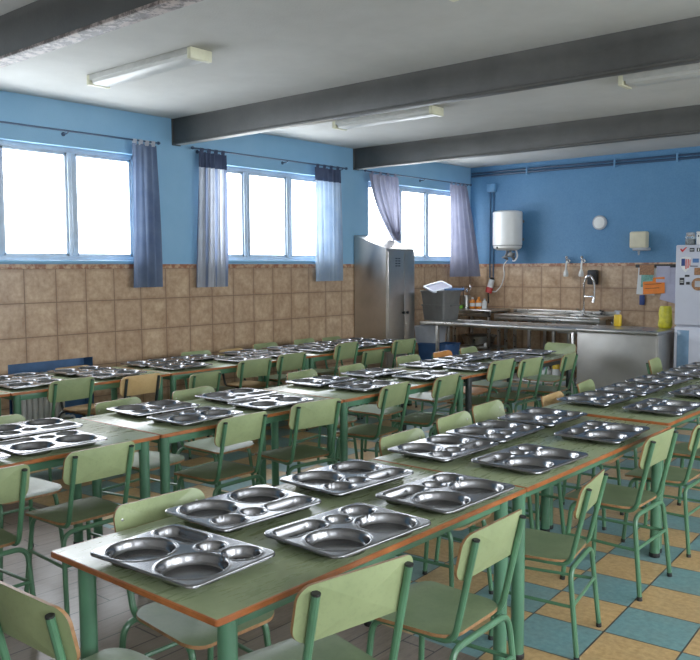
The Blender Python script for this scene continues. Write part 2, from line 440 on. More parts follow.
# ceiling beams
for i, (y0, y1) in enumerate(((2.53, 2.64), (5.39, 5.49), (8.305, 8.41))):
    bm = B(); zb = 2.905
    box(bm, (0.012, y0 + .012, zb + .02), (XR, y1 - .012, ZC), .004)
    o = tag(finish('beam' if i == 0 else 'beam.%03d' % i, bm, M['beam']), kind='structure')
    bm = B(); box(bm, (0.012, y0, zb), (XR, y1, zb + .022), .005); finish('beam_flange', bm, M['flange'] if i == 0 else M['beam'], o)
    if i:
        bm = B(); box(bm, (.05, y0 + .012, zb - .003), (2.2 if i == 1 else 1.6, y1 - .004, zb + .004), .001); finish('flange_window_sheen', bm, M['flangesheen'], o)  # added strip: painted window reflection under the flange, at the window end
    bm = B(); box(bm, (0, y0 - .004, zb - .008), (.012, y1 + .004, ZC), .003); finish('beam_end_plate', bm, M['beam'], o)

# ------------------------------------------------------------------ chairs
ROWNAME = {'A': 'front table row', 'C': 'middle table row', 'E': 'table row along the windows'}
def make_chair(ply, seatm, tubem, fine=True):
    """sitter faces +x; origin on the floor below the seat centre"""
    root = empty('school_chair', (0, 0, 0), None, None)
    zs = .44
    bm = B()                                                        # seat: rounded plywood sheet, dished, front rolled down
    ol = rrect(.385, .375, .075, 6); ol = [(x, y * (1 + .06 * x / .19)) for x, y in ol]
    def fs(u, v, s, th):
        z = zs - .008 * (1 - min(1, (u / .19) ** 2 + (v / .19) ** 2)) - (max(0, u - .10) ** 2) * 1.8
        return (u, v, z - s * th)
    plate(bm, ol, fs, .012, rings=(0., .3, .55, .78, .92, 1.))
    seat = finish('seat', bm, [seatm, M['plyedge']], root, angle=50)
    bm = B()                                                        # backrest: curved, leaning with the uprights
    W, Hh = .39, .165; zc = .715
    ol = rrect(W, Hh, .045, 6)
    ux = lambda z: -.192 - .078 * (z - .435) / .34
    def fb(u, v, s, th):
        z = zc + v; x = ux(z) + .0125 + .034 * ((u / .2) ** 2 - .64) + (1 - s) * th
        return (x, u, z + .10 * 0)
    plate(bm, ol, fb, .010, rings=(0., .25, .5, .75, .92, 1.))
    back = finish('backrest', bm, [ply, M['plyedge']], root, angle=50)
    if fine:
        for y in (-.16, .16):
            for dz in (-.045, .035):
                bm = B(); z = zc + dz; lathe(bm, [(.0055, 0), (.0055, .0015), (.003, .0028)], (ux(z) + .0235, y, z), 8, axis='x'); finish('screw', bm, M['screw'], back)
            bm = B(); lathe(bm, [(.006, 0), (.006, .0015), (.003, .0025)], (-.155, y * .86, zs - .0035), 8); finish('screw', bm, M['screw'], seat)
    r = .0118
    for s in (-1, 1):
        y = .156 * s
        bm = B(); tube(bm, [(ux(.772), y, .772), (ux(.42), y, .416), (.0, y * .98, .416)], r, 10, [.05])
        up = finish('back_upright', bm, tubem, root)
        bm = B(); tube(bm, [(ux(.771), y, .771), (ux(.776), y, .7765)], r + .0006, 10); finish('end_cap', bm, M['black'], up)
        bm = B(); tube(bm, [(-.002, y * .98, .416), (.142, y * .98, .413), (.172, y * 1.2, .012)], r, 10, [.06])
        fl = finish('leg', bm, tubem, root)
        bm = B(); tube(bm, [(.1715, y * 1.195, .02), (.173, y * 1.205, 0)], r + .0015, 10); finish('foot_cap', bm, M['black'], fl)
        bm = B(); tube(bm, [(-.238, .205 * s, .012), (-.199, .19 * s, .402), (-.197, 0, .402)], r, 10, [.06])
        rl = finish('leg', bm, tubem, root)
        bm = B(); tube(bm, [(-.2375, .205 * s, .02), (-.239, .2055 * s, 0)], r + .0015, 10); finish('foot_cap', bm, M['black'], rl)
        bm = B(); tube(bm, [(-.214, .1965 * s, .24), (.158, .1725 * s, .24)], .008, 8); finish('stretcher', bm, tubem, root)
    bm = B(); tube(bm, [(-.214, -.19, .245), (-.214, .19, .245)], .0085, 8); finish('stretcher', bm, tubem, root)
    return root
ORD = ['first', 'second', 'third', 'fourth', 'fifth', 'sixth', 'seventh', 'eighth', 'ninth']
CH = {
      'A1': (5.387, 1.686, 169.6, 1.033), 'A2': (5.408, 2.311, 181.3, 0.994), 'A3': (5.345, 3.233, 190.2, 0.92), 'A4': (5.32, 4.065, 180.0, 1.004), 'A5': (5.32, 4.815, 180, 0.93), 'A6': (5.33, 5.42, 180, 1.0), 
      'B1': (4.829, 1.768, -1.8, 0.998), 'B2': (4.797, 3.284, 1.8, 0.989), 'B3': (4.738, 3.86, 5, 0.995), 'B4': (4.699, 4.29, 4.0, 1.003), 'B5': (4.796, 4.948, 5.9, 0.987), 'B6': (4.74, 5.591, 9.0, 0.997), 
      'B7': (4.635, 7.234, 7.5, 1.012), 'C0': (3.415, 1.588, 179.3, 0.982), 'C1': (3.369, 2.159, 180.5, 0.981), 'C2': (3.308, 3.111, 181.4, 0.993), 'C3': (3.362, 3.708, 171.7, 1.014), 'C4': (3.25, 4.594, 186.0, 1.0), 
      'C5': (3.277, 5.229, 184.0, 0.997), 'C6': (3.25, 6.10, 179.4, 1.05), 'C7': (3.26, 6.62, 177.6, 1.012), 'C8': (3.298, 7.272, 187, 0.993), 'K1': (2.939, 8.067, -94.9, 0.984), 'G1': (5.015, 1.27, 92, 1.0), 
      'D1': (2.768, 2.16, -0.2, 0.992), 'D2': (2.732, 3.033, 8, 0.982), 'D3': (2.746, 3.612, 2.7, 0.987), 'D4': (2.709, 4.756, 6.4, 0.997), 'D5': (2.728, 5.347, 6.4, 0.992), 'D6': (2.714, 6.169, 2.6, 1.002), 
      'D7': (2.726, 6.738, 6.5, 0.995), 'D8': (2.718, 7.228, 6.9, 0.998), 'E1': (1.20, 3.297, 182.8, 1.003), 'E2': (1.272, 3.879, 179.7, 0.975), 'E3': (1.274, 4.54, 181.6, 0.912), 'E4': (1.28, 5.126, 174.8, 0.995), 
      'E5': (1.203, 5.661, 179.8, 1.0), 'E6': (1.215, 6.42, 186.1, 1.06), 'E7': (1.246, 6.9, 178.0, 0.915), 'E8': (1.22, 7.477, 175.5, 1.017), 'F1': (0.71, 3.906, 3.9, 0.958), 'F2': (0.727, 5.249, -1.4, 0.99), 
      'F3': (0.712, 5.757, 5, 0.971), 'F4': (0.673, 6.284, 3, 0.996), 'F5': (0.665, 6.92, 5, 0.998), 'F6': (0.689, 7.37, 5, 0.99)}
TAN = {'B5': 'tan', 'E2': 'tandark', 'F1': 'tandark', 'F3': 'tandark', 'D7': 'orange'}
CLAB = {
 'A1': 'green school chair on away side of front row, closest to its near end',
 'A2': 'green school chair on away side of front row, beside the first table joint',
 'A3': 'small green school chair over checkered tiles, just past the first front-row joint',
 'A4': 'green school chair over checkered tiles, beside the stepped second front-row joint',
 'A5': 'green school chair over checkered tiles, just past the stepped second front-row joint',
 'A6': 'green school chair at the edge of view, pushed under the third front-row table',
 'B1': 'green school chair on window side of front row, closest to its near end',
 'B2': 'green school chair on window side of front row, second from near end',
 'B3': 'green school chair on window side of front row, third from near end',
 'B4': 'green school chair on window side of front row, just before the tan-backed chair',
 'B5': 'tan-backed school chair on window side of front row',
 'B6': 'green school chair on window side of front row, just past the tan-backed chair',
 'B7': 'green school chair standing before the steel counter cabinet, at front-row window side',
 'G1': 'green chair with wood-edged back at the near end of the front row',
 'K1': 'green school chair at kitchen end of middle row, facing back along it',
 'C0': 'green school chair on away side of middle row, first from near end',
 'C1': 'green school chair on away side of middle row, second from near end',
 'C2': 'green school chair on away side of middle row, third from near end',
 'C3': 'green school chair on away side of middle row, fourth from near end',
 'C4': 'green school chair on away side of middle row, fifth from near end',
 'C5': 'green school chair on away side of middle row, sixth from near end',
 'C6': 'tall green school chair on away side of middle row, seventh from near end',
 'C7': 'green school chair on away side of middle row, eighth from near end',
 'C8': 'green school chair on away side of middle row, last before the kitchen',
 'D1': 'green school chair on window side of middle row, first from near end',
 'D2': 'green school chair on window side of middle row, second from near end',
 'D3': 'green school chair on window side of middle row, third from near end',
 'D4': 'green school chair on window side of middle row, fourth from near end',
 'D5': 'green school chair on window side of middle row, fifth from near end',
 'D6': 'green school chair on window side of middle row, just before the orange-backed one',
 'D7': 'orange-backed school chair on window side of middle row',
 'D8': 'green school chair on window side of middle row, last before the kitchen',
 'E1': 'green school chair on away side of window row, in front of the radiator',
 'E2': 'tan-backed chair with black posts on away side of window row',
 'E3': 'low green school chair on away side of window row, beside tan-backed chair',
 'E4': 'green school chair on away side of window row, fourth from near end',
 'E5': 'green school chair on away side of window row, fifth from near end',
 'E6': 'tall green school chair on away side of window row',
 'E7': 'low green school chair on away side of window row, beside the tall one',
 'E8': 'green school chair on away side of window row, nearest the steel locker',
 'F1': 'tan-backed school chair between the radiator niche and the window row',
 'F2': 'green school chair by tiled window wall, first past the radiator',
 'F3': 'tan-backed school chair by tiled window wall, well past the radiator',
 'F4': 'green school chair by tiled window wall, just past the far tan-backed one',
 'F5': 'green school chair by tiled window wall, second nearest the steel locker',
 'F6': 'green school chair by tiled window wall, nearest the steel locker'}
protos = {}
def chair_proto(kind, fine):
    k = (kind, fine)
    if k not in protos:
        ply, st, tb = {'green': (M['ply'], M['seatply'], M['tube']), 'tan': (M['tan'], M['tan'], M['tube']), 'tandark': (M['tan'], M['tan'], M['darktube']), 'orange': (M['orangeply'], M['orangeply'], M['tube'])}[kind]
        protos[k] = make_chair(ply, st, tb, fine); return protos[k]
    return dup(protos[k])
GRP = {'A': 'chairs on the away side of the front row', 'B': 'chairs on the window side of the front row', 'C': 'chairs on the away side of the middle row', 'D': 'chairs on the window side of the middle row', 'E': 'chairs on the away side of the window row', 'F': 'chairs along the window wall', 'G': 'chairs at the row ends', 'K': 'chairs at the row ends'}
for k, (x, y, rz, s) in CH.items():
    far = y > 5.4 or k[0] in 'EF'
    o = chair_proto(TAN.get(k, 'green'), not far)
    o.location = (x, y, 0); o.rotation_euler = (0, 0, R(rz)); o.scale = (s, s, s)
    tag(o, CLAB[k], 'chair', GRP[k[0]])

# ------------------------------------------------------------------ tables
def make_table(x0, x1, y0, y1, label, z=.74, inset=(.07, .07), dark=False):
    cx, cy = (x0 + x1) / 2, (y0 + y1) / 2; w, l = x1 - x0, y1 - y0
    root = empty('canteen_table', (cx, cy, 0), label, 'table', group='green canteen tables in three rows')
    t = .020
    bm = B(); box(bm, (-w / 2 + .005, -l / 2 + .005, z - t + .002), (w / 2 - .005, l / 2 - .005, z), .0015); top = finish('tabletop', bm, M['laminate'], root)
    bm = B()
    o1, o2 = rrect(w, l, .012, 3), rrect(w - .012, l - .012, .008, 3)
    prof = [(0, z - .0005, .5), (1, z - .0035, 0), (1, z - t + .003, 0), (0, z - t, .5), (2, z - t, 1), (2, z - .0005, 1)]
    n = len(o1); rings = []
    for kind, zz, f in prof:
        rings.append([bm.verts.new((a[0] + (b[0] - a[0]) * f, a[1] + (b[1] - a[1]) * f, zz)) for a, b in zip(o1, o2)])
    for a, b in zip(rings, rings[1:] + rings[:1]):
        for i in range(n): bm.faces.new((a[i], a[(i + 1) % n], b[(i + 1) % n], b[i]))
    finish('edge_band', bm, M['edge'], root)
    lm = M['darktube'] if dark else M['legtube']
    ix = .065
    ys = (-l / 2 + inset[0], l / 2 - inset[1])
    bm = B(); za, zb = z - t - .05, z - t
    for s in (-1, 1):
        box(bm, (s * (w / 2 - ix) - .01, ys[0], za), (s * (w / 2 - ix) + .01, ys[1], zb), .002)
    for y in ys: box(bm, (-w / 2 + ix, y - .01, za), (w / 2 - ix, y + .01, zb), .002)
    finish('apron', bm, lm, root)
    for sx in (-1, 1):
        for y in ys:
            bm = B(); lathe(bm, [(.0265, .012), (.0275, .02), (.0275, zb - .001)], (sx * (w / 2 - ix), y, 0), 18); lg = finish('leg', bm, lm, root)
            bm = B(); lathe(bm, [(.028, 0), (.03, .004), (.03, .022), (.0275, .025)], (sx * (w / 2 - ix), y, 0), 16); finish('foot_cap', bm, M['black'], lg)
    return root
ax0, ax1 = 4.656, 5.456
make_table(ax0, ax1, 1.30, 2.905, 'nearest green table with worn orange edge, its free end toward the camera', inset=(.09, .09))
make_table(ax0, ax1, 2.912, 4.555, 'second green table of the front row, before the stepped joint', inset=(.045, .04))
make_table(ax0 - .018, ax1 - .018, 4.565, 6.40, 'third green table of the front row, slightly higher than the second', z=.752, inset=(.03, .07))
make_table(ax0 - .02, ax1 - .02, 6.41, 7.90, 'last green table of the front row, close to the steel counter', z=.75)
cx0, cx1 = 2.65, 3.45
make_table(cx0, cx1, 1.01, 2.62, 'first green table of the middle row, shiny with window glare', inset=(.07, .06))
make_table(cx0, cx1, 2.632, 4.11, 'second green table of the middle row', inset=(.06, .06))
make_table(cx0, cx1, 4.12, 5.69, 'third green table of the middle row', inset=(.06, .06))
make_table(cx0, cx1, 5.70, 7.68, 'last table of the middle row, on dark legs, nearest the kitchen', inset=(.06, .06), dark=True)
ex0, ex1 = .60, 1.40
make_table(ex0, ex1, 1.26, 2.845, 'first table of the window row, mostly hidden beside the radiator')
make_table(ex0, ex1, 2.855, 4.25, 'second table of the window row, in front of the radiator')
make_table(ex0, ex1, 4.26, 6.0, 'third table of the window row, below the middle window', inset=(.06, .025))
make_table(ex0, ex1, 6.005, 7.80, 'last table of the window row, next to the steel locker', inset=(.05, .07))

# ------------------------------------------------------------------ trays
def tray_mesh():
    L, W = .464, .340; zr = .033; dep = .030
    comps = [('c', -.116, -.061, .104), ('c', .114, -.061, .104), ('r', -.122, .103, .102, .050, .042), ('c', .034, .083, .046), ('c', .150, .097, .061)]
    def inside(x, y):
        best = -9
        for c in comps:
            if c[0] == 'c': d = c[3] - math.hypot(x - c[1], y - c[2])
            else:
                qx, qy = abs(x - c[1]) - c[3] + c[5], abs(y - c[2]) - c[4] + c[5]
                d = c[5] - math.hypot(max(qx, 0), max(qy, 0)) - min(max(qx, qy), 0)
            best = max(best, d)
        return best
    bm = B(); nx, ny = 124, 90; rc = .03; V = []
    for i in range(nx + 1):
        row = []
        for j in range(ny + 1):
            x = (i / nx - .5) * L; y = (j / ny - .5) * W
            ax, ay = abs(x) - (L / 2 - rc), abs(y) - (W / 2 - rc)
            if ax > 0 and ay > 0:
                m = max(ax, ay); h = math.hypot(ax, ay); k = m / h if h else 1
                x = math.copysign(L / 2 - rc + ax * k, x); y = math.copysign(W / 2 - rc + ay * k, y)
            d = inside(x, y); t = min(1, max(0, d / .016)); t = t * t * (3 - 2 * t)
            z = zr - dep * t + .0022 * math.exp(-(d / .0045) ** 2)
            row.append(bm.verts.new((x, y, z)))
        V.append(row)
    for i in range(nx):
        for j in range(ny): bm.faces.new((V[i][j], V[i + 1][j], V[i + 1][j + 1], V[i][j + 1]))
    loop = [V[i][0] for i in range(nx)] + [V[nx][j] for j in range(ny)] + [V[i][ny] for i in range(nx, 0, -1)] + [V[0][j] for j in range(ny, 0, -1)]
    prev = loop
    for off, dz in ((.0025, -.001), (.004, -.004), (.0042, -.009)):
        cur = []
        for v in loop:
            n = Vector((v.co.x / L, v.co.y / W, 0)); a = abs(v.co.x) > L / 2 - rc; b = abs(v.co.y) > W / 2 - rc
            if a and b: n = Vector((v.co.x - math.copysign(L / 2 - rc, v.co.x), v.co.y - math.copysign(W / 2 - rc, v.co.y), 0))
            elif abs(v.co.x) > L / 2 - 1e-4: n = Vector((v.co.x, 0, 0))
            else: n = Vector((0, v.co.y, 0))
            n.normalize(); cur.append(bm.verts.new(v.co + n * off + Vector((0, 0, dz))))
        m = len(loop)
        for k in range(m): bm.faces.new((prev[k], prev[(k + 1) % m], cur[(k + 1) % m], cur[k]))
        prev = cur
    return bm
TR = []   # x, y, z, rz, label, group
def row(name, side, x, ys, rz, z, words, extra={}):
    for i, y in enumerate(ys):
        zz = z(y) if callable(z) else z
        lab = extra.get(i) or 'steel compartment tray on %s side of %s, %s' % (side, name, words[i])
        TR.append((x + random.uniform(-.012, .012), y, zz, rz + random.uniform(-3, 3), lab, 'steel trays on the ' + name))
def nth(n, start=0): return [ORD[i + start] + ' from near end' for i in range(n - 1)] + ['last of that side']
zA = lambda y: .7405 if y < 4.56 else (.7525 if y < 6.3 else .7505)
A_L = [1.955, 2.515, 3.225, 3.725, 4.25, 4.99, 5.52, 6.08, 6.66, 7.18]
A_R = [2.005, 2.58, 3.28, 4.05, 4.95, 5.70]
C_L = [2.21, 3.03, 3.70, 4.56, 5.19, 5.96, 6.50, 7.00]
C_R = [1.585, 2.09, 3.02, 3.64, 4.60, 5.33, 6.04, 6.85]
E_L = [3.20, 3.78, 4.50, 5.00, 5.65, 6.24, 6.82, 7.40]
E_R = [3.12, 3.82, 4.52, 5.25, 5.78, 6.38, 6.95, 7.48]
ORD += ['tenth', 'eleventh']
row('front row', 'window', 4.845, A_L, -90, zA, nth(10)); row('front row', 'away', 5.28, A_R, 90, zA, nth(6))
row('middle row', 'window', 2.84, C_L, -90, .7405, nth(8)); row('middle row', 'away', 3.25, C_R, 90, .7405, nth(8))
row('window row', 'window', .80, E_L, -90, .7405, nth(8)); row('window row', 'away', 1.20, E_R, 90, .7405, nth(8))
TR.append((5.06, 1.505, .7405, 3, 'steel compartment tray at the free end of the nearest table, turned lengthwise across it', 'steel trays on the front row'))
TR.append((3.02, 7.46, .7405, 180, 'steel compartment tray at the kitchen end of the middle row, before the end chair', 'steel trays on the middle row'))
tr0 = None
for x, y, z, rz, lab, grp in TR:
    if tr0 is None: tr0 = o = finish('compartment_tray', tray_mesh(), M['tray'], angle=80)
    else: o = tr0.copy(); COL.objects.link(o)
    # rz: direction the diner faces is +y of the tray
    o.location = (x, y, z); o.rotation_euler = (0, 0, R(rz)); tag(o, lab, 'tray', grp)
# ------------------------------------------------------------------ ceiling lights
def ceiling_light(x0, x1, yc, label):
    cx = (x0 + x1) / 2; L = (x1 - x0); root = empty('ceiling_light', (cx, yc, ZC), label, 'ceiling light', group='long fluorescent ceiling lights')
    bm = B(); box(bm, (-L / 2, -.095, -.045), (L / 2, .095, -.001), .006); finish('lamp_body', bm, M['lampbody'], root)
    bm = B()
    prof = [(-.088, -.045), (-.082, -.068), (-.06, -.078), (.06, -.078), (.082, -.068), (.088, -.045)]
    a = [bm.verts.new((-L / 2 + .03, y, z)) for y, z in prof]; b = [bm.verts.new((L / 2 - .03, y, z)) for y, z in prof]
    for i in range(len(prof) - 1): bm.faces.new((a[i], b[i], b[i + 1], a[i + 1]))
    bm.faces.new(a); bm.faces.new(b[::-1]); finish('diffuser', bm, M['diffuser'], root)
    for s in (-1, 1):
        bm = B(); box(bm, (s * L / 2 - .03, -.098, -.082), (s * L / 2 + .012, .098, -.002), .006); finish('end_cap', bm, M['lampcap'], root)
    return root
ceiling_light(1.09, 2.36, 3.84, 'long fluorescent light between the nearest and second ceiling beams, by the windows')
ceiling_light(1.18, 2.42, 6.70, 'long fluorescent light between the second and third beams, by the windows')
ceiling_light(4.28, 5.60, 6.72, 'long fluorescent light between the second and third beams, away from the windows')
ceiling_light(4.44, 5.76, 3.85, 'fluorescent light mostly cut off by the top edge of the picture')

# ------------------------------------------------------------------ curtains and rods
def rod(y0, y1, z0, z1, label, br):
    root = empty('curtain_rod', (.09, (y0 + y1) / 2, z0), label, 'curtain rod', group='curtain rods above the windows')
    cy = (y0 + y1) / 2
    zz = lambda y: (z1 - z0) * (y - y0) / (y1 - y0)
    bm = B(); tube(bm, [(0, y0 - cy, 0), (0, y1 - cy, z1 - z0)], .009, 10); finish('rod', bm, M['pipe'], root)
    for y in (y0, y1):
        bm = B(); s = -1 if y == y0 else 1
        lathe(bm, [(.005, 0), (.016, .004 * s), (.018, .015 * s), (.012, .03 * s), (.003, .036 * s)], (0, y - cy, zz(y)), 12, axis='y'); finish('finial', bm, M['pipe'], root)
    for y in br:
        bm = B(); tube(bm, [(-.088, y - cy, zz(y) - .02), (-.02, y - cy, zz(y) - .02), (0, y - cy, zz(y) - .008)], .006, 8); lathe(bm, [(.02, 0), (.02, .006)], (-.0895, y - cy, zz(y) - .02), 12, axis='x'); finish('bracket', bm, M['pipe'], root)
rod(1.3, 5.14, 2.885, 2.885, 'long dark curtain rod above the nearest window', (1.5, 4.15, 5.08))
rod(5.60, 8.05, 2.885, 2.885, 'dark curtain rod above the middle window', (5.72, 7.0, 8.0))
rod(8.46, 11.02, 2.89, 2.89, 'dark curtain rod above the window behind the locker', (8.9, 9.8, 10.95))
def curtain(yl, yr, ztop, zbot, mat, label, folds=5, yl2=None, yr2=None, amp=.028, band=0, swept=None, x=.09, out=0.):
    yl2 = yl if yl2 is None else yl2; yr2 = yr if yr2 is None else yr2
    root = empty('curtain', (x, (yl + yr) / 2, ztop), label, 'curtain', group='window curtains'); cy = (yl + yr) / 2
    nu, nv = 72, 26
    def P(u, t):
        a = yl + (yl2 - yl) * t; b = yr + (yr2 - yr) * t
        z = ztop + (zbot - ztop) * t
        am = amp * (.75 + .5 * t)
        if swept:                                                  # gathered and pulled to one side
            a, b, am = swept(t)
        ph = 2 * math.pi * folds * u
        xx = am * math.sin(ph + .5 * math.sin(3 * t)) + .3 * am * math.sin(2.3 * ph + 1.3 + 2 * t)
        yy = a + (b - a) * u + .012 * math.sin(ph * 1.0 + 1.) * (.3 + t)
        return (xx + out * u * t, yy - cy, z - ztop)
    def part(name, t0, t1, m, dx=0.):
        bm = B(); uv = bm.loops.layers.uv.new('UVMap'); n = max(2, int(nv * (t1 - t0)) + 1); g = []
        for j in range(n + 1):
            t = t0 + (t1 - t0) * j / n; g.append([bm.verts.new(Vector(P(i / nu, t)) + Vector((dx, 0, 0))) for i in range(nu + 1)])
        for j in range(n):
            for i in range(nu):
                f = bm.faces.new((g[j][i], g[j][i + 1], g[j + 1][i + 1], g[j + 1][i]))
                for lp, (a, b) in zip(f.loops, ((i, j), (i + 1, j), (i + 1, j + 1), (i, j + 1))): lp[uv].uv = (a / nu, 1 - b / n)
        o = finish(name, bm, m, root, angle=80); return o
    if band:
        tb = band / (ztop - zbot); part('header_band', .0, tb, M['curt_band']); part('drape', tb, 1, mat)
    else: part('drape', .0, 1, mat)
    for k in range(4):                                              # loops over the rod
        u = (k + .5) / 4; a, b = (yl, yr) if not swept else swept(0)[:2]; y = a + (b - a) * u - cy; w = .022
        bm = B(); seg = 10; vs = []
        for q in range(seg + 1):
            an = -math.pi / 2 + 2 * math.pi * q / seg; px = .0125 * math.cos(an); pz = .032 + .0125 * math.sin(an) * 1.
            if q in (0, seg): px, pz = 0, -.012
            vs.append((bm.verts.new((px, y - w, pz)), bm.verts.new((px, y + w, pz))))
        for (p, q), (r_, s_) in zip(vs, vs[1:]): bm.faces.new((p, r_, s_, q))
        finish('tab_loop', bm, M['curt_band'] if band else M['curt_white'] if mat == M['curt_blue'] else mat, root)
    return root
curtain(4.83, 5.12, 2.853, 1.435, M['curt_blue'], 'slate-blue curtain at the far side of the nearest window', 3, 4.80, 5.15)
curtain(5.66, 6.05, 2.853, 1.42, M['curt_white'], 'pale striped curtain with navy top band, near side of the middle window', 6, 5.60, 6.02, band=.16)
curtain(7.46, 7.96, 2.853, 1.455, M['curt_pale'], 'pale blue curtain with navy top band, far side of the middle window', 5, 7.46, 7.97, band=.16)
def sweep3(t):
    a = 8.50 + (9.06 - 8.50) * t ** 1.6; b = 9.16 + .02 * math.sin(3 * t); return a, b, .026 + .012 * (1 - t)
curtain(8.50, 9.16, 2.858, 1.985, M['curt_grey'], 'violet-grey curtain gathered to a point on top of the locker', 5, swept=sweep3, x=.10)
curtain(10.43, 10.91, 2.858, 1.475, M['curt_grey'], 'violet-grey curtain hanging straight in the corner above the tubs', 4, 10.43, 11.06, amp=.032, out=.17)

# ------------------------------------------------------------------ radiator in its niche
root = empty('radiator', (-.075, 3.80, .13), 'white ribbed radiator in the blue wall niche', 'radiator')
for i in range(9):
    bm = B(); y = -.18 + i * .055; box(bm, (-.045, y, .05), (.045, y + .045, .54), .014, seg=3); finish('radiator_section', bm, M['radiator'], root)
bm = B()
for z in (.09, .50): tube(bm, [(0, -.2, z), (0, .37, z)], .018, 10)
finish('header_pipe', bm, M['radiator'], root)
bm = B(); tube(bm, [(0, .37, .09), (0, .42, .09), (0, .42, .0)], .011, 10, [.03]); box(bm, (-.03, -.17, 0), (.03, -.13, .06), .004); box(bm, (-.03, .25, 0), (.03, .29, .06), .004); finish('feed_pipe', bm, M['radiator'], root)

# ------------------------------------------------------------------ locker
def locker():
    y0, y1, xd, zf, zb = 8.30, 8.90, .55, 1.86, 2.05
    root = empty('steel_locker', (0, y0, 0), 'tall steel double-door locker with sloping top against the window wall', 'locker')
    bm = B()
    pr = [(.012, .06), (xd, .06), (xd, zf), (.012, zb)]
    a = [bm.verts.new((x, 0, z)) for x, z in pr]; b = [bm.verts.new((x, y1 - y0, z)) for x, z in pr]
    bm.faces.new(a); bm.faces.new(b[::-1])
    for i in range(4): bm.faces.new((a[i], a[(i + 1) % 4], b[(i + 1) % 4], b[i]))
    bmesh.ops.bevel(bm, geom=bm.edges[:], offset=.006, segments=2, affect='EDGES')
    finish('locker_body', bm, M['locksteel'], root)
    for i, (u, v) in enumerate(((.02, .355), (.362, .585))):
        bm = B(); box(bm, (xd + .001, u, .10), (xd + .02, v, zf - .035), .004); d = finish('door', bm, M['locksteel'], root)
        if i == 0:
            for k in range(4):
                for c in (0, 1):
                    bm = B(); zz = zf - .13 - k * .032; box(bm, (xd + .019, .165 + c * .06, zz), (xd + .0215, .21 + c * .06, zz + .012), .001); finish('vent_slot', bm, M['ink'], d)
        hy = v - .035 if i == 0 else u + .045
        bm = B(); lathe(bm, [(.012, 0), (.012, .012), (.02, .016), (.02, .026), (.012, .03)], (xd + .02, hy, 1.03), 14, axis='x'); finish('knob', bm, M['black'], d)
    for x in (.05, xd - .05):
        for y in (.05, y1 - y0 - .05):
            bm = B(); box(bm, (x - .02, y - .02, 0), (x + .02, y + .02, .065), .003); finish('leg', bm, M['locksteel'], root)
locker()

# ------------------------------------------------------------------ kitchen: front counter
def frame_table(name, x0, x1, y0, y1, z, label, cat, shelf=None, legs=((0, 0), (1, 0), (0, 1), (1, 1)), mids=(), th=.045, apron=None):
    root = empty(name, (x0, y0, 0), label, cat); w, d = x1 - x0, y1 - y0
    bm = B(); box(bm, (0, 0, z - th), (w, d, z), .012, seg=3); finish('worktop', bm, M['steel'], root)
    for a, b in list(legs) + [(m, 0) for m in mids]:
        bm = B(); x = .05 + a * (w - .10); y = .05 + b * (d - .10); box(bm, (x - .02, y - .02, .015), (x + .02, y + .02, z - th + .002), .004); lg = finish('leg', bm, M['steel'], root)
        bm = B(); lathe(bm, [(.018, 0), (.022, .004), (.018, .018)], (x, y, 0), 12); finish('foot_cap', bm, M['black'], lg)
    if shelf:
        bm = B(); box(bm, (.04, .04, shelf - .03), (w - .04, d - .04, shelf), .006); finish('shelf', bm, M['steel'], root)
    if apron:
        bm = B(); box(bm, (.02, .03, z - th - apron), (w - .02, .045, z - th + .002), .003); finish('apron', bm, M['steel'], root)
    return root
CY0, CY1 = 8.95, 9.62
frame_table('steel_worktable', .60, 2.83, CY0, CY1, .90, 'long open steel worktable in front of the kitchen, next to the locker', 'worktable', shelf=.235, mids=(.10,), legs=((1, 0), (0, 1), (1, 1)))
root = empty('steel_counter_cabinet', (2.835, CY0, 0), 'closed steel counter cabinet with plain front panel beside the fridge', 'counter cabinet')
w, d = .955, CY1 - CY0
bm = B(); box(bm, (0, -.015, .862), (w, d, .905), .012, seg=3); finish('worktop', bm, M['steel'], root)
bm = B(); box(bm, (.01, .015, .10), (w - .005, d, .865), .005); finish('cabinet_body', bm, M['cabsteel'], root)
bm = B(); box(bm, (.025, .002, .115), (w - .02, .016, .845), .004); finish('front_panel', bm, M['cabsteel'], root)
bm = B(); box(bm, (.03, .05, 0), (w - .03, d - .02, .10), .003); finish('plinth', bm, M['black'], root)

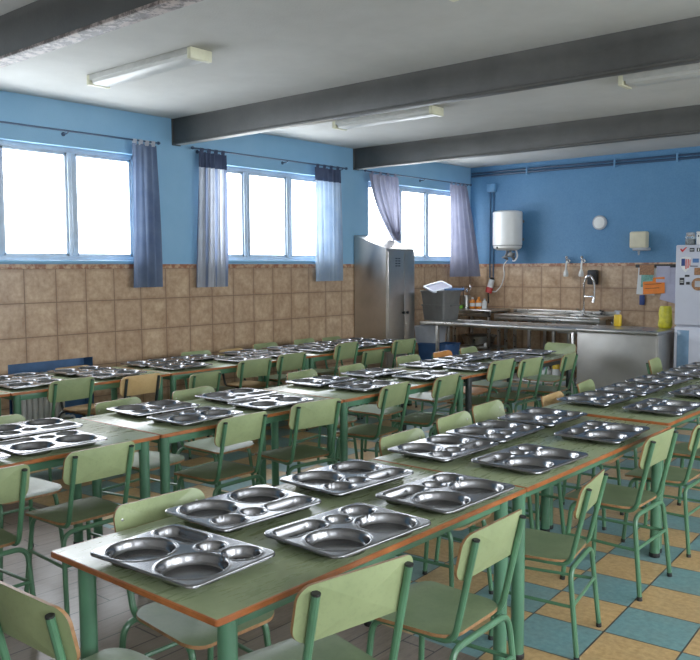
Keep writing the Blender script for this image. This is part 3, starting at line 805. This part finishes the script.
# ------------------------------------------------------------------ kitchen: rear units
YS0, YS1 = 10.55, 11.15
frame_table('steel_side_table', .03, .74, YS0, YS1, .985, 'steel side table under the corner curtain, holding bottles and cutlery', 'side table', shelf=.42, apron=.06)
def sink():
    x0, x1, z = .80, 2.43, .93
    root = empty('steel_sink_unit', (x0, YS0, 0), 'long steel sink unit with splashback below the wall taps', 'sink'); w, d = x1 - x0, YS1 - YS0
    bm = B()
    bx0, bx1, by0, by1 = .98, 1.50, .09, .47
    for a, b in (((0, 0), (bx0, d)), ((bx1, 0), (w, d)), ((bx0, 0), (bx1, by0)), ((bx0, by1), (bx1, d))):
        box(bm, (a[0], a[1], z - .04), (b[0], b[1], z), .004)
    finish('worktop', bm, M['steel'], root)
    bm = B(); box(bm, (0, d - .018, z - .005), (w, d, z + .055), .005); finish('splashback', bm, M['steel'], root)
    bm = B(); t = .008; zb = z - .24
    box(bm, (bx0 - t, by0 - t, zb), (bx1 + t, by1 + t, zb + t)); box(bm, (bx0 - t, by0 - t, zb), (bx0, by1 + t, z - .01)); box(bm, (bx1, by0 - t, zb), (bx1 + t, by1 + t, z - .01))
    box(bm, (bx0 - t, by0 - t, zb), (bx1 + t, by0, z - .01)); box(bm, (bx0 - t, by1, zb), (bx1 + t, by1 + t, z - .01)); finish('basin', bm, M['steel'], root)
    for x in (.05, .55, .93, w - .05):
        for y in (.06, d - .06):
            bm = B(); box(bm, (x - .02, y - .02, 0), (x + .02, y + .02, z - .035), .003); finish('leg', bm, M['steel'], root)
    bm = B(); box(bm, (.03, .03, .25), (w - .03, d - .05, .28), .005); finish('shelf', bm, M['steel'], root)
    bm = B(); box(bm, (.0, .0, z - .085), (w, .012, z - .035), .003); finish('apron', bm, M['steel'], root)
sink()
# spring pre-rinse tap
root = empty('pre_rinse_tap', (2.0, 10.98, .928), 'tall arched chrome spring tap standing on the sink', 'tap')
bm = B(); lathe(bm, [(.035, 0), (.035, .02), (.024, .03), (.024, .09), (.015, .1)], (0, 0, 0), 16); finish('tap_base', bm, M['chrome'], root)
bm = B(); pts = [(0, 0, .09), (0, 0, .40)] + [(.085 - .085 * math.cos(R(a)), -.04 * math.sin(R(a / 2)), .40 + .16 * math.sin(R(a))) for a in range(20, 181, 20)] + [(.17, -.04, .33)]
tube(bm, pts, .013, 10); ring = fillet(pts, .02, 3)
P0 = [Vector(p) for p in pts]
dist = 0
for a, b in zip(P0[1:], P0[2:]):
    n = max(1, int((b - a).length / .016))
    for i in range(n):
        c = a.lerp(b, i / n); dr = (b - a).normalized() * .005; tube(bm, [c - dr, c + dr], .0185, 10)
finish('spring_hose', bm, M['chrome'], root)
bm = B(); tube(bm, [(.17, -.04, .34), (.168, -.04, .25)], .019, 12); tube(bm, [(.168, -.04, .26), (.155, -.04, .19)], .021, 12, r_end=.028); finish('spray_head', bm, M['chrome'], root)
bm = B(); tube(bm, [(0, 0, .27), (.16, -.04, .27)], .009, 8); finish('hose_arm', bm, M['chrome'], root)
bm = B(); tube(bm, [(-.02, 0, .06), (-.06, -.01, .065)], .011, 10); tube(bm, [(-.06, -.01, .065), (-.09, -.03, .10)], .006, 8); finish('tap_lever', bm, M['chrome'], root)
# wall taps
for x, lab in ((1.672, 'chrome wall tap with white downward spout, further from the black box'), (1.905, 'chrome wall tap with white downward spout, next to the black box')):
    root = empty('wall_tap', (x, YB, 1.70), lab, 'wall tap', group='pair of wall taps above the sink')
    bm = B(); lathe(bm, [(.03, 0), (.03, -.012), (.017, -.02), (.017, -.06)], (0, 0, 0), 14, axis='y'); tube(bm, [(0, -.05, .0), (0, -.075, .03), (0, -.07, .055)], .016, 12); lathe(bm, [(.02, .04), (.026, .052), (.02, .07), (.008, .075)], (0, -.07, 0), 14); finish('valve', bm, M['chrome'], root)
    bm = B(); tube(bm, [(0, -.06, 0), (0, -.085, -.05), (0, -.085, -.13)], .012, 12, [.03]); lathe(bm, [(.014, -.12), (.03, -.16), (.036, -.20), (.032, -.222), (.012, -.228)], (0, -.085, 0), 16); finish('spout', bm, M['white'], root)
bm = B(); box(bm, (1.99, YB - .085, 1.362), (2.135, YB + .002, 1.57), .02, seg=3); o = thing_mesh('black_holder', bm, M['black'], 'black box mounted on the beige wall tiles beside the wall tap', 'holder')
bm = B(); box(bm, (2.0, YB - .092, 1.50), (2.125, YB - .08, 1.556), .006); finish('lid', bm, M['ink'], o)
# dish brush rest behind sink
bm = B(); tube(bm, [(2.22, 11.05, .952), (2.26, 11.05, 1.0)], .02, 10, r_end=.012); tube(bm, [(2.20, 11.06, 1.0), (2.255, 11.05, .985)], .012, 8); thing_mesh('drain_plug', bm, M['black'], 'small black plug on the sink edge under the dispenser', 'sink plug')
# boiler
root = empty('water_heater', (.80, 10.93, 1.86), 'white wall-hung electric water heater with dark pipe fittings below', 'water heater')
bm = B(); lathe(bm, [(.02, .0), (.16, .01), (.205, .04), (.212, .075)], (0, 0, 0), 36); finish('bottom_cap', bm, M['white'], root)
bm = B(); lathe(bm, [(.212, .08), (.217, .086), (.217, .565), (.205, .58), (.15, .592), (.02, .598)], (0, 0, 0), 36); finish('tank', bm, M['white'], root)
bm = B(); lathe(bm, [(.2135, .074), (.2135, .081)], (0, 0, 0), 36); finish('seam_band', bm, M['black'], root)
bm = B(); lathe(bm, [(.016, 0), (.016, -.012), (.008, -.016)], (-.06, -.19, .045), 14, axis='y'); finish('dial', bm, M['black'], root)
bm = B()
tube(bm, [(.06, -.02, .02), (.06, -.02, -.04), (.09, 0, -.10), (.10, .05, -.14)], .022, 10, [.03, .04]); tube(bm, [(.0, -.02, .02), (-.0, -.02, -.05), (-.05, 0, -.10), (-.06, .10, -.12)], .018, 10, [.03, .04])
box(bm, (.03, -.06, -.09), (.12, .03, -.03), .012); tube(bm, [(-.08, -.01, -.10), (.1, -.01, -.07)], .014, 10)
finish('pipe_fitting', bm, M['grey'], root)
bm = B(); tube(bm, [(.14, 0, .02), (.175, 0, -.08), (.12, .02, -.15), (.06, .06, -.15)], .012, 10, [.06, .05]); finish('overflow_hose', bm, M['white'], root)
bm = B(); box(bm, (-.15, .2, .15), (.15, .238, .19), .004); box(bm, (-.15, .2, .42), (.15, .238, .46), .004); finish('wall_bracket', bm, M['grey'], root)
bm = B(); tube(bm, [(.74, 11.05, 1.73), (.64, 11.08, 1.64), (.66, 11.10, 1.50), (.60, 11.11, 1.33), (.50, 11.11, 1.235), (.44, 11.11, 1.24)], .008, 8, [.06, .08, .08, .06]); thing_mesh('heater_cable', bm, M['white'], 'white cable looping down from the water heater to the plug', 'cable')
# pipes and conduit
bm = B(); tube(bm, [(.04, YB - .03, 3.075), (XR - .1, YB - .03, 3.06)], .014, 10); o = thing_mesh('ceiling_pipe', bm, M['pipe'], 'upper dark blue pipe running along the kitchen wall below the ceiling', 'pipe')
bm = B(); tube(bm, [(.04, YB - .03, 3.03), (XR - .1, YB - .03, 3.018)], .017, 10); o = thing_mesh('ceiling_pipe', bm, M['pipe'], 'lower dark blue pipe running along the kitchen wall below the ceiling', 'pipe')
for x in (1.0, 2.35, 3.2, 5.0):
    bm = B(); box(bm, (x - .012, YB - .055, 2.99), (x + .012, YB - .001, 3.10), .003); finish('pipe_clip', bm, M['boxblue'], o)
root = empty('junction_box', (.40, YB, 2.83), 'blue junction box high on the kitchen wall beside the corner curtain', 'junction box')
bm = B(); box(bm, (-.07, -.07, -.062), (.07, -.001, .062), .006); finish('box_body', bm, M['boxblue'], root)
bm = B(); box(bm, (-.062, -.078, -.054), (.062, -.069, .054), .004); finish('cover', bm, M['boxblue'], root)
for x, lab in ((.37, 'thin dark conduit below the junction box, on the side near the corner'), (.43, 'thin dark conduit below the junction box, on the side near the heater')):
    bm = B(); tube(bm, [(x, YB - .02, 2.77), (x, YB - .02, 1.45)], .009, 8); thing_mesh('conduit', bm, M['conduit'], lab, 'conduit', 'conduits below the junction box')
root = empty('industrial_socket', (.42, YB - .03, 1.42), 'red and white industrial plug socket hanging on the kitchen tiles', 'socket')
bm = B(); tube(bm, [(-.0, 0, .03), (0, -.01, -.0)], .03, 12, r_end=.04); finish('cable_gland', bm, M['black'], root)
bm = B(); tube(bm, [(0, -.01, 0), (-.02, -.04, -.13)], .042, 14, r_end=.05); finish('housing', bm, M['white'], root)
bm = B(); tube(bm, [(-.02, -.04, -.12), (-.035, -.06, -.20)], .054, 14, r_end=.05); finish('red_collar', bm, M['red'], root)
bm = B(); tube(bm, [(-.033, -.058, -.2), (-.035, -.05, -.36)], .012, 8); finish('plug_cable', bm, M['black'], root)
# round wall fitting
root = empty('round_wall_fitting', (2.136, YB, 2.235), 'small round white fitting alone on the blue kitchen wall', 'wall fitting')
bm = B(); lathe(bm, [(.102, 0), (.102, -.025), (.092, -.035), (.08, -.036)], (0, 0, 0), 32, axis='y'); finish('rim', bm, M['palegrey'], root)
bm = B(); lathe(bm, [(.082, -.03), (.08, -.038), (.02, -.046)], (0, 0, 0), 32, axis='y'); finish('face', bm, M['white'], root)
# dispenser
root = empty('paper_dispenser', (2.725, YB, 1.83), 'cream towel dispenser on the blue wall above the notice papers', 'dispenser')
bm = B(); box(bm, (-.115, -.13, .035), (.115, .002, .26), .025, seg=4); finish('cover', bm, M['cream'], root)
bm = B(); box(bm, (-.06, -.15, 0), (.14, -.001, .04), .01); finish('base', bm, M['palegrey'], root)
bm = B(); tube(bm, [(-.0, -.07, .005), (-.0, -.07, -.06)], .018, 10, r_end=.01); finish('nozzle', bm, M['palegrey'], root)
# notice papers on tiles
def sheet(name, x0, x1, z0, z1, m, label, cat, tilt=0, off=.004, curl=.01, parts=()):
    cx, cz = (x0 + x1) / 2, (z0 + z1) / 2; bm = B(); n = 8; g = []
    for j in range(n + 1):
        g.append([bm.verts.new(((i / n - .5) * (x1 - x0), -curl * (1 - j / n) ** 2, (j / n - .5) * (z1 - z0))) for i in range(n + 1)])
    for j in range(n):
        for i in range(n): bm.faces.new((g[j][i], g[j][i + 1], g[j + 1][i + 1], g[j + 1][i]))
    o = finish(name, bm, m); o.location = (cx, YB - off, cz); o.rotation_euler = (0, R(tilt), 0); tag(o, label, cat, 'papers pinned beside the fridge')
    for (a, b, c, d, pm, nm) in parts:
        bm = B(); box(bm, (a, -curl - .004, c), (b, -curl - .002, d)); finish(nm, bm, pm, o)
    return o
bm = B(); box(bm, (2.66, YB - .012, 1.60), (3.30, YB - .001, 1.645), .003); thing_mesh('notice_rail', bm, M['ink'], 'black strip on the tiles from which the papers hang', 'rail')
sheet('paper_sheet', 2.69, 2.94, 1.23, 1.595, M['paper'], 'white sheet with a green picture hanging behind the orange folder', 'paper', 3, .003, .012, [(-.07, .09, -.08, .13, M['greenpaper'], 'picture_print')])
sheet('photo_strip', 2.72, 2.92, 1.50, 1.64, M['brown'], 'dark photo strip at the top of the notice papers', 'photo', 0, .016, .008)
sheet('orange_folder', 2.775, 3.07, 1.245, 1.465, M['orangepaper'], 'bright orange folder hanging on the tiles', 'folder', -4, .018, .02, [(-.12, .11, .02, .026, M['ink'], 'print_line'), (-.12, .08, -.035, -.029, M['ink'], 'print_line')])
sheet('paper_sheet', 2.95, 3.13, 1.40, 1.62, M['violetpaper'], 'pale violet paper pinned above the orange folder', 'paper', 0, .012, .01)
sheet('paper_sheet', 3.06, 3.27, 1.14, 1.60, M['violetpaper'], 'tilted pale violet paper hanging closest to the fridge', 'paper', 14, .004, .03)
bm = B(); box(bm, (2.735, YB - .05, 1.09), (2.80, YB - .001, 1.225), .012, seg=3); thing_mesh('wall_switch', bm, M['navy'], 'small dark blue gadget on the tiles under the orange folder', 'gadget')

# ------------------------------------------------------------------ fridge
FX0, FX1, FY = 3.835, 4.52, 9.30
root = empty('fridge', (FX0, FY, 0), 'tall lavender-white fridge covered in magnets at the end of the counter', 'fridge')
w, d, H = FX1 - FX0, .62, 1.85
bm = B(); box(bm, (0, .055, .04), (w, d, H), .012, seg=3); finish('fridge_body', bm, M['fridge'], root)
bm = B(); box(bm, (0, 0, .965), (w, .05, H), .014, seg=3); dr = finish('upper_door', bm, M['fridge'], root)
bm = B(); box(bm, (w - .06, -.035, 1.05), (w - .035, .004, 1.35), .008); finish('handle', bm, M['palegrey'], dr)
bm = B(); box(bm, (0, 0, .06), (w, .05, .95), .014, seg=3); dl = finish('lower_door', bm, M['fridge'], root)
bm = B(); box(bm, (.035, -.004, .12), (.165, .006, .91), .003); finish('blue_panel', bm, M['fridgeblue'], dl)
bm = B(); box(bm, (w - .06, -.035, .55), (w - .035, .004, .85), .008); finish('handle', bm, M['palegrey'], dl)
bm = B()
for x in (.06, w - .06): box(bm, (x - .03, .08, 0), (x + .03, .14, .045), .004)
finish('foot_cap', bm, M['black'], root)
def magnet(name, x0, x1, z0, z1, m, label, parts=(), poly=None):
    bm = B(); cx, cz = (x0 + x1) / 2, (z0 + z1) / 2
    if poly:
        a = [bm.verts.new((px, -.001, pz)) for px, pz in poly]; b = [bm.verts.new((px, -.007, pz)) for px, pz in poly]
        bm.faces.new(a[::-1]); bm.faces.new(b)
        for i in range(len(a)): bm.faces.new((a[i], a[(i + 1) % len(a)], b[(i + 1) % len(a)], b[i]))
    else: box(bm, (x0 - cx, -.007, z0 - cz), (x1 - cx, -.001, z1 - cz), .002)
    o = finish(name, bm, m, smooth=False); o.location = (cx, FY, cz); tag(o, label, 'magnet', 'magnets on the fridge door')
    for nm, a, b, c, d_, pm in parts:
        bm = B(); box(bm, (a, -.0085, c), (b, -.0068, d_)); finish(nm, bm, pm, o)
magnet('fridge_magnet', 3.885, 3.95, 1.77, 1.82, M['red'], 'red tick-shaped magnet in the top corner of the fridge', poly=[(-.035, .005), (-.01, -.025), (.04, .03), (.025, .03), (-.01, .0), (-.025, .018)])
magnet('fridge_magnet', 3.985, 4.035, 1.775, 1.815, M['ink'], 'small black magnet at the fridge top, second from the tick', [('print_line', -.018, .018, -.004, .004, M['paper'])])
magnet('fridge_magnet', 4.06, 4.10, 1.775, 1.815, M['ink'], 'small black magnet with white mark at the fridge top edge of view', [('print_line', -.005, .005, -.014, .014, M['paper'])])
sh = [(-.055, .07), (0, .085), (.055, .07), (.06, .0), (.035, -.055), (0, -.09), (-.035, -.055), (-.06, .0)]
magnet('shield_magnet', 3.885, 4.005, 1.55, 1.73, M['paper'], 'shield-shaped magnet with blue field and red stripes on the fridge', [('blue_field', -.045, -.005, -.02, .06, M['navy']), ('red_stripe', .0, .012, -.055, .055, M['red']), ('red_stripe', .022, .034, -.045, .055, M['red']), ('red_stripe', .043, .052, -.02, .05, M['red'])], poly=sh)
magnet('fridge_magnet', 4.02, 4.085, 1.655, 1.70, M['bluebin'], 'blue rectangular magnet on the fridge beside the shield')
magnet('fridge_magnet', 3.995, 4.075, 1.612, 1.622, M['ink'], 'thin black strip magnet under the blue one on the fridge')
magnet('fridge_magnet', 3.94, 3.99, 1.50, 1.522, M['ink'], 'black strip magnet below the shield magnet')
magnet('fridge_magnet', 3.885, 3.935, 1.41, 1.49, M['ink'], 'tall black card magnet near the fridge hinge edge', [('print_line', -.017, .017, -.012, -.004, M['paper']), ('print_line', -.017, .017, .006, .012, M['paper'])])
magnet('fridge_magnet', 3.955, 3.995, 1.415, 1.445, M['ink'], 'small dark magnet between the black card and the round photo')
magnet('photo_magnet', 4.04, 4.15, 1.52, 1.60, M['brown'], 'brown photo magnet on the fridge above the round plaque')
magnet('plaque_magnet', 4.015, 4.155, 1.35, 1.49, M['brown'], 'round brown plaque magnet with pale centre on the fridge', poly=[(.07 * math.cos(R(a)), .07 * math.sin(R(a))) for a in range(0, 360, 15)], parts=[('print_centre', -.035, .035, -.03, .035, M['palegrey'])])
root = empty('glass_jar', (3.925, 9.5, 1.85), 'glass storage jar standing on top of the fridge', 'jar')
bm = B(); lathe(bm, [(.05, .001), (.055, .01), (.055, .10), (.042, .118)], (0, 0, 0), 20); finish('jar_body', bm, M['jar'], root)
bm = B(); lathe(bm, [(.045, .117), (.047, .12), (.047, .138), (.02, .143)], (0, 0, 0), 20); finish('lid', bm, M['palegrey'], root)
bm = B(); lathe(bm, [(.046, .006), (.048, .07), (.02, .075)], (0, 0, 0), 16); finish('contents', bm, M['grey'], root)
root = empty('white_canister', (4.055, 9.5, 1.85), 'white canister with dark marks standing on top of the fridge', 'canister')
bm = B(); box(bm, (-.055, -.05, .001), (.055, .05, .13), .012, seg=3); finish('canister_body', bm, M['white'], root)
bm = B(); box(bm, (-.057, -.052, .128), (.057, .052, .15), .01, seg=3); finish('lid', bm, M['white'], root)
bm = B(); box(bm, (-.035, -.052, .09), (-.022, -.05, .11)); box(bm, (-.005, -.052, .10), (.02, -.05, .108)); finish('print_mark', bm, M['ink'], root)

# ------------------------------------------------------------------ things on and under the counters
def tub(loc, w, d, h, mat, label, rz=0, name='plastic_tub', group=None, lip=.02, taper=.9, cat='tub'):
    root = empty(name, loc, label, cat, R(rz), group)
    bm = B(); t = .006
    def ring(s, z, o=0): return [bm.verts.new((x, y, z)) for x, y in rrect(w * s + o, d * s + o, .03, 4)]
    rs = [ring(taper, .001), ring(1, h - .02), ring(1, h - .02, lip), ring(1, h, lip), ring(1, h, -2 * t), ring(taper, .01, -2 * t)]
    n = len(rs[0])
    for a, b in zip(rs, rs[1:]):
        for k in range(n): bm.faces.new((a[k], a[(k + 1) % n], b[(k + 1) % n], b[k]))
    bm.faces.new(rs[0][::-1]); bm.faces.new(rs[-1]); finish('tub_body', bm, mat, root, angle=40)
    for s in (-1, 1):
        bm = B(); tube(bm, [(s * (w / 2 + lip / 2), -.05, h - .012), (s * (w / 2 + .035), -.045, h - .012), (s * (w / 2 + .035), .045, h - .012), (s * (w / 2 + lip / 2), .05, h - .012)], .008, 8, [.02, .02]); finish('handle', bm, mat, root)
    return root
tub((.69, 9.33, .9005), .42, .33, .215, M['grey'], 'lower grey plastic tub of the pair stacked on the worktable', -10, group='grey tubs on the worktable')
tub((.69, 9.33, 1.1055), .45, .35, .20, M['grey'], 'upper grey plastic tub of the stacked pair, holding lids', -10, group='grey tubs on the worktable')
def lidthing(loc, w, d, m, m2, label, rot):
    o = empty('container_lid', loc, label, 'lid'); o.rotation_euler = (Matrix.Rotation(R(rot[0]), 3, 'Z') @ Matrix.Rotation(R(rot[1]), 3, 'X') @ Matrix.Rotation(R(rot[2]), 3, 'Z')).to_euler()
    bm = B(); ol = rrect(w, d, .03, 4); il = rrect(w - .05, d - .05, .02, 4); n = len(ol)
    rs = [[bm.verts.new((x, y, 0)) for x, y in ol], [bm.verts.new((x, y, .022)) for x, y in ol], [bm.verts.new((x, y, .022)) for x, y in il], [bm.verts.new((x, y, .008)) for x, y in il]]
    for a, b in zip(rs, rs[1:]):
        for k in range(n): bm.faces.new((a[k], a[(k + 1) % n], b[(k + 1) % n], b[k]))
    bm.faces.new(rs[0][::-1]); finish('lid_rim', bm, m, o)
    bm = B(); bm.faces.new([bm.verts.new((x, y, .0095)) for x, y in il]); finish('lid_panel', bm, m2, o)
lidthing((.68, 9.27, 1.345), .33, .25, M['lid'], M['violetpaper'], 'white-rimmed clear lid tilted on top of the grey tubs', (38, 22, 35))
lidthing((.86, 9.40, 1.312), .28, .22, M['bluebin'], M['bluebin'], 'blue lid lying under the clear lid on the grey tubs', (20, 1, 10))
tub((.56, 9.27, .595), .36, .3, .225, M['palegrey'], 'pale grey tub under the worktable, standing on a dark blue crate', 4, name='storage_tub')
tub((.70, 9.27, .236), .46, .38, .355, M['crate'], 'dark blue crate on the worktable shelf next to the locker', 4, name='storage_crate', cat='crate')
def bottle(x, y, z, r, h, m, mcap, label, name='bottle', group=None, neck=.35, cat='bottle'):
    root = empty(name, (x, y, z), label, cat, group=group)
    bm = B(); lathe(bm, [(r * .92, .001), (r, .01), (r, h * .62), (r * .85, h * .72), (r * neck, h * .82), (r * neck, h * .86)], (0, 0, 0), 18); finish('bottle_body', bm, m, root)
    bm = B(); lathe(bm, [(r * neck * 1.25, h * .855), (r * neck * 1.25, h * .98), (r * neck * .8, h)], (0, 0, 0), 14); finish('cap', bm, mcap, root)
    bm = B(); lathe(bm, [(r + .0008, h * .2), (r + .0008, h * .5)], (0, 0, 0), 18); finish('label_band', bm, M['paper'], root)
    return root
zt = .986
bottle(.275, 10.80, zt, .042, .17, M['orange'], M['white'], 'orange bottle on the side table, next to the cutlery holder', group='bottles on the side table')
bottle(.375, 10.82, zt, .046, .18, M['orange'], M['orange'], 'orange bottle on the side table, next to the white bottle', group='bottles on the side table')
bottle(.465, 10.84, zt, .036, .155, M['paper'], M['palegrey'], 'white bottle on the side table beside the orange bottles', group='bottles on the side table')
bm = B(); box(bm, (.08, 10.62, zt), (.17, 10.70, zt + .055), .012, seg=3); thing_mesh('sponge', bm, M['greensponge'], 'bright green sponge at the corner end of the side table', 'sponge')
root = empty('cutlery_holder', (.155, 10.80, zt), 'steel cutlery holder with utensils on the side table', 'cutlery holder')
bm = B(); lathe(bm, [(.066, .001), (.072, .004), (.078, .20), (.07, .20), (.064, .01)], (0, 0, 0), 20); finish('cup', bm, M['steel'], root)
for i, (dx, dy, h) in enumerate(((-.03, .01, .27), (.02, -.02, .25), (.03, .02, .30))):
    bm = B(); tube(bm, [(dx * .5, dy * .5, .015), (dx * 2.0, dy * 1.5, h)], .006, 8); lathe(bm, [(.004, h - .01), (.024, h + .01), (.026, h + .035), (.006, h + .06)], (dx * 2.0, dy * 1.5, 0), 12); finish('utensil', bm, M['black'] if i == 0 else M['chrome'], root)
root = empty('steel_basin', (.36, 10.85, .421), 'dark steel basin on the lower shelf of the side table', 'basin')
bm = B(); lathe(bm, [(.15, .001), (.22, .02), (.27, .15), (.285, .155), (.275, .16), (.26, .15), (.2, .03)], (0, 0, 0), 32); finish('bowl', bm, M['steel'], root)
bm = B(); tube(bm, [(.27, -.04, .155), (.31, -.03, .155), (.31, .03, .155), (.27, .04, .155)], .007, 8, [.02, .02]); finish('handle', bm, M['steel'], root)
bm = B(); lathe(bm, [(.035, .001), (.04, .005), (.04, .06), (.034, .062), (.034, .01)], (.60, 10.68, .421), 18); thing_mesh('white_cup', bm, M['white'], 'small white cup on the lower shelf of the side table', 'cup')
bm = B(); lathe(bm, [(.05, .001), (.11, .012), (.115, .016), (.10, .016), (.05, .006)], (1.27, 9.32, .9005), 28); thing_mesh('white_plate', bm, M['white'], 'white plate lying on the worktable beside the grey tubs', 'plate')
# under the worktable, kitchen end
for x, dx, lab in ((2.215, 0, 'white cleaning jug on the worktable shelf, further from the yellow bottle'), (2.325, 0, 'white cleaning jug on the worktable shelf, beside the yellow bottle')):
    root = empty('cleaning_jug', (x, 9.25, .236), lab, 'jug', group='jugs on the worktable shelf')
    bm = B(); box(bm, (-.045, -.06, .001), (.045, .06, .12), .018, seg=3); lathe(bm, [(.02, .115), (.02, .135)], (0, -.03, 0), 12); finish('jug_body', bm, M['paper'], root)
    bm = B(); lathe(bm, [(.024, .134), (.024, .155), (.015, .158)], (0, -.03, 0), 12); finish('cap', bm, M['bluebin'], root)
    bm = B(); tube(bm, [(0, -.01, .118), (0, .0, .145), (0, .045, .145), (0, .05, .115)], .008, 8, [.015, .015]); finish('handle', bm, M['paper'], root)
bottle(2.445, 9.25, .236, .046, .27, M['yellow'], M['bluebottle'], 'yellow bottle with blue cap on the worktable shelf', group='bottles on the worktable shelf')
bottle(2.395, 9.40, .236, .036, .31, M['bluebottle'], M['bluebottle'], 'tall blue bottle behind the yellow one on the worktable shelf', group='bottles on the worktable shelf')
# yellow spray bottle and bag on the counter
root = empty('spray_bottle', (3.115, 9.48, .9055), 'yellow cleaning bottle standing on the steel counter cabinet', 'bottle')
bm = B(); box(bm, (-.042, -.03, .001), (.042, .03, .145), .018, seg=3); finish('bottle_body', bm, M['yellow'], root)
bm = B(); lathe(bm, [(.02, .143), (.016, .165), (.016, .175)], (0, 0, 0), 12); box(bm, (-.04, -.012, .17), (.03, .012, .19), .005); finish('spray_cap', bm, M['palegrey'], root)
bm = B()
n = 18
rs = []
for z, s in ((.001, .9), (.04, 1.0), (.10, 1.0), (.17, .94), (.22, .86), (.255, .80)):
    rs.append([bm.verts.new((.075 * s * math.cos(2 * math.pi * k / n) * (1 + .12 * math.sin(5 * k + z * 40)), .06 * s * math.sin(2 * math.pi * k / n) * (1 + .12 * math.sin(4 * k + z * 30)), z + (.015 * math.sin(3 * k) if s < .6 else 0))) for k in range(n)])
for a, b in zip(rs, rs[1:]):
    for k in range(n): bm.faces.new((a[k], a[(k + 1) % n], b[(k + 1) % n], b[k]))
bm.faces.new(rs[0][::-1])
thing_mesh('yellow_bag', bm, M['yellowbag'], 'crumpled yellow plastic bag on the counter beside the fridge', 'bag', loc=(3.66, 9.52, .9055), angle=80)

# ------------------------------------------------------------------ light
world = bpy.data.worlds.new('overcast_sky'); SC.world = world; world.use_nodes = True
wn = world.node_tree.nodes; wl = world.node_tree.links
bg = wn['Background']; bg.inputs[1].default_value = 7.0
tc = wn.new('ShaderNodeTexCoord'); sp = wn.new('ShaderNodeSeparateXYZ'); wl.new(tc.outputs['Generated'], sp.inputs[0])
rp = wn.new('ShaderNodeValToRGB'); rp.color_ramp.elements[0].position = .0; rp.color_ramp.elements[0].color = (.72, .78, .82, 1)
rp.color_ramp.elements[1].position = .35; rp.color_ramp.elements[1].color = (.93, .97, 1.0, 1)
wl.new(sp.outputs[2], rp.inputs[0]); wl.new(rp.outputs[0], bg.inputs[0])
def portal(loc, rot, w, h):
    l = bpy.data.lights.new('window_portal', 'AREA'); l.shape = 'RECTANGLE'; l.size = w; l.size_y = h; l.cycles.is_portal = True
    o = bpy.data.objects.new('window_portal', l); COL.objects.link(o); o.location = loc; o.rotation_euler = rot
for a, b, c, d in WINS: portal((-.17, (a + b) / 2, (c + d) / 2), (R(90), 0, R(-90)), b - a, d - c)
for a, b, c, d in RW: portal((XR + .17, (a + b) / 2, (c + d) / 2), (R(90), 0, R(90)), b - a, d - c)
for a, b, c, d in FWN: portal(((a + b) / 2, YF - .17, (c + d) / 2), (R(90), 0, 0), b - a, d - c)

# ------------------------------------------------------------------ camera
F, PI_, YA, RO, HC = 820.85, .0758, .7057, -.0054, 1.6208
fw = Vector((-math.sin(YA) * math.cos(PI_), math.cos(YA) * math.cos(PI_), -math.sin(PI_)))
rt = Vector((math.cos(YA), math.sin(YA), 0)); up = rt.cross(fw)
r_ = rt * math.cos(RO) + up * math.sin(RO); u_ = -rt * math.sin(RO) + up * math.cos(RO)
cam = bpy.data.cameras.new('camera'); co = bpy.data.objects.new('camera', cam); COL.objects.link(co)
co.matrix_world = Matrix(((r_.x, u_.x, -fw.x, 7.008), (r_.y, u_.y, -fw.y, 0), (r_.z, u_.z, -fw.z, HC), (0, 0, 0, 1)))
cam.sensor_width = 36; cam.lens = F / 700 * 36; cam.clip_start = .05
SC.camera = co
SC.view_settings.view_transform = 'Standard'
SC.view_settings.look = 'None'
SC.view_settings.exposure = 1.0
SC.view_settings.gamma = 1.09
